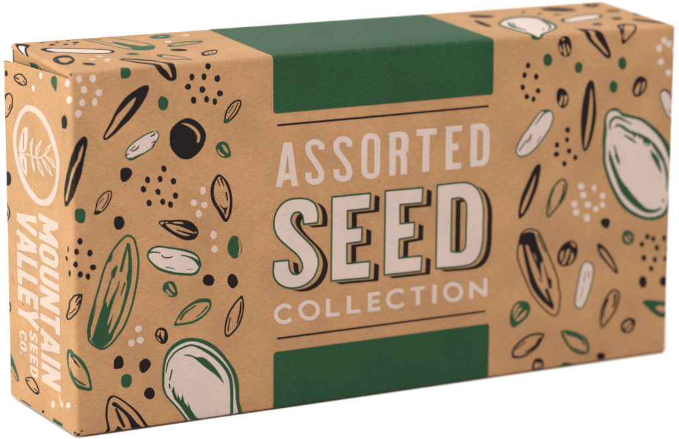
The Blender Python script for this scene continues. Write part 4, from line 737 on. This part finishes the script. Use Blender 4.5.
lettering_collection W 0|9255,2812 9228,2832 9200,2854 9166,2878 9126,2897 9086,2908 9047,2913 9007,2911 8967,2904 8923,2892 8873,2874 8823,2850 8779,2818 8747,2777 8724,2732 8710,2684 8705,2634 8711,2582 8726,2529 8750,2477 8786,2428 8836,2391 8890,2365 8942,2348 8990,2336 9035,2331 9078,2333 9116,2339 9151,2348 9186,2360 9218,2376 9245,2392 9271,2406 9201,2508 9173,2493 9147,2478 9124,2466 9101,2458 9075,2452 9049,2447 9024,2446 8997,2449 8962,2458 8923,2470 8889,2486 8869,2501 8854,2522 8839,2553 8830,2588 8826,2620 8829,2649 8838,2680 8853,2709 8870,2732 8896,2750 8933,2768 8974,2782 9011,2792 9038,2797 9059,2798 9077,2796 9095,2791 9112,2783 9133,2768 9160,2747 9188,2726
lettering_collection W 0|9450,2779 9873,2781 9857,2886 9434,2883
lettering_collection W 0|9589,2855 9600,2366 9740,2350 9728,2840
lettering_collection W 0|10095,2891 10091,2356 10232,2336 10236,2872
lettering_collection W 0|11355,2338 11359,2826 11228,2843 11224,2356
lettering_collection W 0|11212,2745 11714,2334 11800,2428 11297,2839
lettering_collection W 0|11792,2356 11782,2872 11656,2887 11666,2371
lettering_collection W 1|11042,2565 11020,2458 10954,2372 10854,2321 10735,2314 10616,2350 10515,2424 10446,2526 10421,2638 10443,2745 10509,2831 10608,2881 10727,2889 10846,2854 10948,2780 11017,2678|10918,2580 10905,2515 10865,2464 10805,2434 10734,2429 10662,2451 10601,2495 10560,2556 10545,2624 10558,2688 10598,2739 10657,2770 10728,2775 10800,2753 10861,2709 10902,2648
lettering_side W 0|-2090,5464 -890,5464 -890,5283 -2090,5283
lettering_side W 0|-918,5275 -1734,5039 -1846,5205 -1030,5441
lettering_side W 0|-1734,5205 -918,4969 -1030,4803 -1846,5039
lettering_side W 0|-2090,4961 -890,4961 -890,4780 -2090,4780
lettering_side W 1|-2090,4462 -2030,4320 -1850,4218 -1490,4210 -1130,4218 -950,4320 -890,4462 -950,4603 -1130,4705 -1490,4713 -1850,4705 -2030,4603|-1850,4462 -1790,4399 -1490,4391 -1190,4399 -1130,4462 -1190,4525 -1490,4532 -1790,4525
lettering_side W 0|-891,3955 -1117,3956 -1352,3959 -1563,3959 -1718,3955 -1792,3947 -1798,3945 -1793,3945 -1809,3930 -1819,3923 -1819,3920 -1820,3908 -1820,3888 -1820,3868 -1819,3856 -1819,3853 -1809,3845 -1793,3831 -1798,3831 -1792,3829 -1718,3821 -1563,3817 -1352,3817 -1117,3820 -891,3821 -889,3640 -1113,3639 -1349,3636 -1568,3636 -1742,3641 -1863,3654 -1955,3682 -2008,3718 -2035,3742 -2069,3777 -2090,3822 -2096,3859 -2096,3888 -2096,3917 -2090,3954 -2069,3999 -2035,4034 -2008,4058 -1955,4094 -1863,4122 -1742,4135 -1568,4140 -1349,4139 -1113,4137 -889,4135
lettering_side W 0|-2090,3562 -890,3562 -890,3381 -2090,3381
lettering_side W 0|-887,3391 -1967,3029 -2093,3190 -1013,3552
lettering_side W 0|-2090,3200 -890,3200 -890,3019 -2090,3019
lettering_side W 0|-884,2945 -884,2473 -1160,2473 -1160,2945
lettering_side W 0|-2090,2799 -1010,2799 -1010,2618 -2090,2618
lettering_side W 0|-2057,2411 -893,2223 -959,2047 -2123,2236
lettering_side W 0|-2123,1987 -959,2175 -893,2000 -2057,1811
lettering_side W 0|-1628,2245 -1628,1978 -1904,1978 -1904,2245
lettering_side W 0|-2090,1746 -890,1746 -890,1565 -2090,1565
lettering_side W 0|-2090,1486 -890,1486 -890,1306 -2090,1306
lettering_side W 0|-887,1315 -1967,954 -2093,1115 -1013,1476
lettering_side W 0|-2090,1125 -890,1125 -890,944 -2090,944
lettering_side W 0|-2186,5160 -3428,4986 -3496,5155 -2254,5329
lettering_side W 0|-2254,4767 -3496,4941 -3428,5110 -2186,4936
lettering_side W 0|-3465,4740 -2223,4559 -2294,4390 -3535,4571
lettering_side W 0|-3535,4332 -2294,4513 -2223,4345 -3465,4164
lettering_side W 0|-3007,4580 -3007,4324 -3302,4324 -3302,4580
lettering_side W 0|-3500,4123 -2220,4123 -2220,3950 -3500,3950
lettering_side W 0|-3212,4037 -3212,3720 -3506,3720 -3506,4037
lettering_side W 0|-3500,3671 -2220,3671 -2220,3497 -3500,3497
lettering_side W 0|-3212,3584 -3212,3267 -3506,3267 -3506,3584
lettering_side W 0|-3500,3218 -2220,3218 -2220,3044 -3500,3044
lettering_side W 0|-3212,3131 -3212,2814 -3506,2814 -3506,3131
lettering_side W 0|-2713,3131 -2713,2844 -3007,2844 -3007,3131
lettering_side W 0|-2214,3131 -2214,2814 -2508,2814 -2508,3131
lettering_side W 0|-2159,2614 -2863,2425 -2985,2583 -2281,2772
lettering_side W 0|-2281,2236 -2985,2425 -2863,2583 -2159,2395
lettering_side W 0|-3500,2591 -2860,2591 -2860,2417 -3500,2417
lettering_side W 0|-2446,1987 -2430,1988 -2419,1987 -2426,1985 -2435,1979 -2431,1986 -2422,2001 -2416,2015 -2415,2023 -2417,2030 -2424,2044 -2433,2056 -2437,2060 -2436,2060 -2436,2060 -2439,2059 -2441,2059 -2448,2053 -2461,2037 -2479,2015 -2499,1993 -2519,1972 -2541,1949 -2566,1925 -2598,1904 -2633,1892 -2669,1888 -2706,1892 -2742,1907 -2770,1930 -2790,1958 -2805,1988 -2812,2023 -2809,2058 -2797,2090 -2781,2117 -2759,2143 -2724,2162 -2692,2167 -2673,2166 -2659,2167 -2655,2064 -2673,2063 -2687,2064 -2685,2065 -2677,2069 -2680,2064 -2688,2050 -2694,2036 -2695,2028 -2693,2020 -2687,2006 -2678,1995 -2674,1991 -2674,1992 -2669,1991 -2662,1992 -2655,1994 -2645,2001 -2629,2016 -2610,2037 -2590,2058 -2573,2077 -2556,2099 -2534,2123 -2506,2145 -2471,2158 -2436,2163 -2400,2158 -2367,2143 -2341,2120 -2321,2093 -2306,2063 -2298,2028 -2302,1992 -2314,1961 -2329,1934 -2349,1910 -2381,1890 -2413,1884 -2430,1884 -2440,1884
lettering_side W 0|-2810,1826 -2300,1826 -2300,1722 -2810,1722
lettering_side W 0|-2695,1774 -2695,1585 -2813,1585 -2813,1774
lettering_side W 0|-2496,1774 -2496,1603 -2614,1603 -2614,1774
lettering_side W 0|-2297,1774 -2297,1585 -2415,1585 -2415,1774
lettering_side W 0|-2810,1520 -2300,1520 -2300,1417 -2810,1417
lettering_side W 0|-2695,1469 -2695,1280 -2813,1280 -2813,1469
lettering_side W 0|-2496,1469 -2496,1298 -2614,1298 -2614,1469
lettering_side W 0|-2297,1469 -2297,1280 -2415,1280 -2415,1469
lettering_side W 0|-2810,1217 -2810,1056 -2769,970 -2667,930 -2443,930 -2341,970 -2300,1056 -2300,1217|-2708,1114 -2708,1065 -2647,1033 -2463,1033 -2402,1065 -2402,1114
lettering_side W 0|-3142,1865 -3126,1868 -3112,1870 -3108,1870 -3110,1868 -3108,1872 -3103,1881 -3100,1892 -3099,1899 -3100,1905 -3104,1914 -3109,1922 -3113,1926 -3116,1928 -3122,1930 -3134,1933 -3154,1935 -3183,1937 -3220,1937 -3257,1937 -3286,1935 -3306,1933 -3318,1930 -3324,1928 -3327,1926 -3331,1922 -3336,1914 -3340,1905 -3341,1899 -3340,1892 -3337,1881 -3332,1872 -3330,1868 -3332,1870 -3328,1870 -3314,1868 -3298,1865 -3318,1773 -3332,1776 -3349,1778 -3374,1785 -3401,1802 -3419,1825 -3431,1848 -3439,1874 -3442,1901 -3438,1928 -3428,1953 -3414,1976 -3395,1996 -3371,2011 -3347,2020 -3322,2025 -3295,2028 -3260,2030 -3220,2031 -3180,2030 -3145,2028 -3118,2025 -3093,2020 -3069,2011 -3045,1996 -3026,1976 -3012,1953 -3002,1928 -2998,1901 -3001,1874 -3009,1848 -3021,1825 -3039,1802 -3066,1785 -3091,1778 -3108,1776 -3122,1773
lettering_side W 1|-3440,1608 -3418,1535 -3352,1482 -3220,1478 -3088,1482 -3022,1535 -3000,1608 -3022,1681 -3088,1734 -3220,1738 -3352,1734 -3418,1681|-3352,1608 -3330,1575 -3220,1571 -3110,1575 -3088,1608 -3110,1640 -3220,1644 -3330,1640
lettering_side W 0|-3440,1431 -3352,1431 -3352,1338 -3440,1338
dust G 0|2999,9213 2734,9243 2513,9265 2358,9222 2303,9119 2612,9044 2831,9068
dust K 0|2322,9245 2126,9185 2084,9137 2216,9119 2273,9189
dust K 0|4424,9332 4243,9332 4183,9277 4401,9254"""
art = {}
for ln in ART.split('\n'):
    head, *cs = ln.split('|')
    g, col, sm = head.split()
    cs = [[tuple(float(x) / 100 for x in p.split(',')) for p in c.split()] for c in cs]
    if sm == '1': cs = [smooth(c) for c in cs]
    art.setdefault(g, []).append((col, cs))

for g in ('emblem', 'lettering_side'):      # the end is printed with a thinner film of the pale ink
    art[g] = [('w' if c == 'W' else c, cs) for c, cs in art[g]]

# ------------------------------------------------------------------ setting: white paper sweep
def sweep():
    prof = [(-3.0, -0.0004), (0.9, -0.0004)]
    r = 0.5
    for i in range(1, 17):
        t = i / 16 * math.pi / 2
        prof.append((0.9 + r * math.sin(t), -0.0004 + r - r * math.cos(t)))
    prof.append((1.4, 3.0))
    vs, fs = [], []
    for x in (-3.0, 3.5):
        vs += [(x, y, z) for y, z in prof]
    n = len(prof)
    for i in range(n - 1): fs.append((i, n + i, n + i + 1, i + 1))
    me = bpy.data.meshes.new("backdrop"); me.from_pydata(vs, [], fs)
    m, nt, bs = nodes_of("white_paper")
    bs.inputs['Base Color'].default_value = (0.93, 0.93, 0.93, 1); bs.inputs['Roughness'].default_value = 0.9
    n_ = nt.nodes.new('ShaderNodeTexNoise'); n_.inputs['Scale'].default_value = 400
    b_ = nt.nodes.new('ShaderNodeBump'); b_.inputs['Strength'].default_value = 0.05; b_.inputs['Distance'].default_value = 0.0002
    nt.links.new(n_.outputs['Fac'], b_.inputs['Height']); nt.links.new(b_.outputs[0], bs.inputs['Normal'])
    me.materials.append(m)
    for p in me.polygons: p.use_smooth = True
    o = link(bpy.data.objects.new("backdrop", me))
    o['kind'] = 'structure'
    o['label'] = 'plain white paper sweep the box stands on'
    o['category'] = 'backdrop'
sweep()

# ------------------------------------------------------------------ the box
box = link(bpy.data.objects.new("seed_box", None))
box.empty_display_size = 0.02
box['label'] = 'brown kraft card box printed with green, black and pale seeds, end flap slightly open'
box['category'] = 'box'

arc = lambda c: [c - R + 2 * R * i / NF for i in range(NF + 1)]
U = sorted(set(arc(0) + arc(W) + [-R - 0.2, W - 0.35, W + D, 0.3, W - .2, W] + [W * i / 24 for i in range(1, 24)]))
Vv = sorted(set(arc(0) + arc(H) + [-D, H + D, H - 0.7] + [H * i / 12 for i in range(1, 12)] + [H + D * i / 4 for i in range(1, 4)]))
back = [(0.4, D, 0.2), (W, D, 0.2), (W, D, H - 0.1), (0.4, D, H - 0.1)]
carton = printed("carton", art['print'], box, in_carton, 'B', U, Vv, ext=(-R - 0.2, W + D, -D, H + D),
                 extra=[[back[1], back[0], back[3], back[2]]])

tl = lambda u, v: net(u, v)[0]
fl = [tl(-LF, R * .35 + 0.0), tl(-R * 1.001, R * 1.001), tl(-R * 1.001, flap_top(-R)), tl(-LF, flap_top(-LF))]
def net_flap(u, v):
    s = -u
    return (-math.sin(AL) * s, math.cos(AL) * s, v), (-math.cos(AL), -math.sin(AL), 0)
fl = [net_flap(-LF, R * .35)[0], net_flap(-R, R * .35)[0], net_flap(-R, flap_top(-R))[0], net_flap(-LF, flap_top(-LF))[0]]
def slanted(u, v): return net_flap(u, v)
# the slanting top edge of the flap is itself a cut line of the net
flap_cut = [('B', [[(-LF, R * .35), (-R, R * .35), (-R, flap_top(-R)), (-LF, flap_top(-LF))]])]
end_flap = printed("end_flap", flap_cut + art['print'], box, in_flap, 'B', [-LF, -R], [R * .35], ext=(-LF - 2, 2, -2, H + 2),
                   place=slanted, extra=slab(fl, (math.cos(AL), math.sin(AL), 0), 0.55))
end_flap['label'] = 'narrow end flap standing slightly open, with emblem and lettering'

du0, du1, dv0, dv1 = 1.2, D - 0.4, 1.0, H - 0.6
dp = [(0.6, du1, dv0), (0.6, du0, dv0), (0.6, du0, dv1), (0.6, du1, dv1)]
dust_flap = printed("dust_flap", art['dust'], box, lambda u, v: du0 <= u <= du1 and dv0 <= v <= dv1, 'B',
                    [du0, du1], [dv0, dv1], ext=(0, D, 0, H),
                    place=lambda u, v: ((0.6, u, v), (-1, 0, 0)), extra=slab(dp, (1, 0, 0), 0.5))
# printed on the mirrored side: flip the sheet so that it faces the end flap
dust_flap.data.flip_normals()
dust_flap['label'] = 'inner flap showing in the gap behind the end flap'

# ------------------------------------------------------------------ bands, rules, lettering: thin films of ink on their panels
INK = 0.05
def rounded(u0, u1, v0, v1, r, corners):
    pts = []
    for (cx, cy, a0, on) in ((u0, v0, 180, corners[0]), (u1, v0, 270, corners[1]), (u1, v1, 0, corners[2]), (u0, v1, 90, corners[3])):
        if not on: pts.append((cx, cy)); continue
        ox = cx + (r if cx == u0 else -r); oy = cy + (r if cy == v0 else -r)
        for i in range(6):
            t = math.radians(a0 + 90 * i / 5); pts.append((ox + r * math.cos(t), oy + r * math.sin(t)))
    return pts
def band(v0, v1, corners, label):
    o = printed("green_band", [('G', [rounded(BA, BB, v0, v1, 0.9, corners)])], carton, lambda u, v: BA <= u <= BB and v0 <= v <= v1, None,
                [u for u in U if BA < u < BB], [v for v in Vv if v0 < v < v1], lift=INK, ext=(BA - 1, BB + 1, v0 - 1, v1 + 1))
    o['label'] = label
band(80.15, H + D - 0.05, (1, 1, 0, 0), 'upper green band running over the top of the box')
band(-D + 0.1, 15.7, (0, 0, 1, 1), 'lower green band below the lettering')
def rule(v, label):
    h = 0.27; u0, u1 = 55.4, 117.4
    pts = rounded(u0, u1, v - h, v + h, h * .99, (1, 1, 1, 1))
    o = printed("rule_line", [('K', [pts])], carton, lambda u, q: True, None, [u for u in U if u0 < u < u1], [], lift=INK, ext=(u0, u1, v - 1, v + 1))
    o['label'] = label
rule(77.0, 'thin black line above the word ASSORTED')
rule(19.35, 'thin black line under the word COLLECTION')

def words(name, group, parent, label, place=net):
    sh = art[group]
    allp = [p for _, cs in sh for c in cs for p in c]
    u0, u1 = min(p[0] for p in allp), max(p[0] for p in allp); v0, v1 = min(p[1] for p in allp), max(p[1] for p in allp)
    gu = [u for u in U if u0 < u < u1] if place is net else []
    gv = [v for v in Vv if v0 < v < v1] if place is net else []
    o = printed(name, sh, parent, lambda u, v: True, None, gu, gv, lift=INK, place=place, ext=(u0 - 1, u1 + 1, v0 - 1, v1 + 1))
    o['label'] = label
words("lettering", 'lettering_assorted', carton, 'pale pink condensed lettering ASSORTED')
words("lettering", 'lettering_collection', carton, 'small pale pink spaced lettering COLLECTION')

# SEED: pale letters, green keyline, gap of bare board, black block shadow
def shifted(cs, d): return [[(p[0] + d[0], p[1] + d[1]) for p in c] for c in cs]
def swept(col, cs, d0, d1):
    o = [(col, shifted(cs, d0)), (col, shifted(cs, d1))]
    for c in cs:
        for i in range(len(c)):
            a, b = c[i], c[(i + 1) % len(c)]
            if abs(a[0] - b[0]) + abs(a[1] - b[1]) < 1e-6: continue
            o.append((col, [[(a[0] + d0[0], a[1] + d0[1]), (b[0] + d0[0], b[1] + d0[1]), (b[0] + d1[0], b[1] + d1[1]), (a[0] + d1[0], a[1] + d1[1])]]))
    return o
def grown(cs, w):
    """outline bands of half width w round every contour"""
    o = []
    for c in cs:
        c = [p for i, p in enumerate(c) if abs(p[0] - c[i - 1][0]) + abs(p[1] - c[i - 1][1]) > 1e-6]
        n = len(c)
        for i in range(n):
            a, b = Vector(c[i]), Vector(c[(i + 1) % n]); d = (b - a).normalized(); q = Vector((-d.y, d.x)) * w
            o.append([tuple(a + q), tuple(b + q), tuple(b - q), tuple(a - q)])
            o.append([(a.x + w * math.cos(t * math.pi / 4), a.y + w * math.sin(t * math.pi / 4)) for t in range(8)])
    return o
seed_shapes = []
letters = [cs for _, cs in art['SEED']]
for cs in letters: seed_shapes += swept('K', cs, (1.25, -0.55), (2.75, -1.25))
for cs in letters: seed_shapes += swept('B', cs, (0.0, 0.0), (1.25, -0.55))
for cs in letters:
    seed_shapes += [('W', cs)]
    seed_shapes += [('G', [q]) for q in grown(cs, 0.25)]
art['SEED'] = seed_shapes
words("lettering", 'SEED', carton, 'large pale pink block lettering SEED with green outline and black drop shadow')

words("emblem", 'emblem', end_flap, 'round pale pink emblem with a leafy sprig in a ring', net_flap)
words("lettering", 'lettering_side', end_flap, 'pale pink lettering MOUNTAIN VALLEY SEED CO. reading downwards', net_flap)
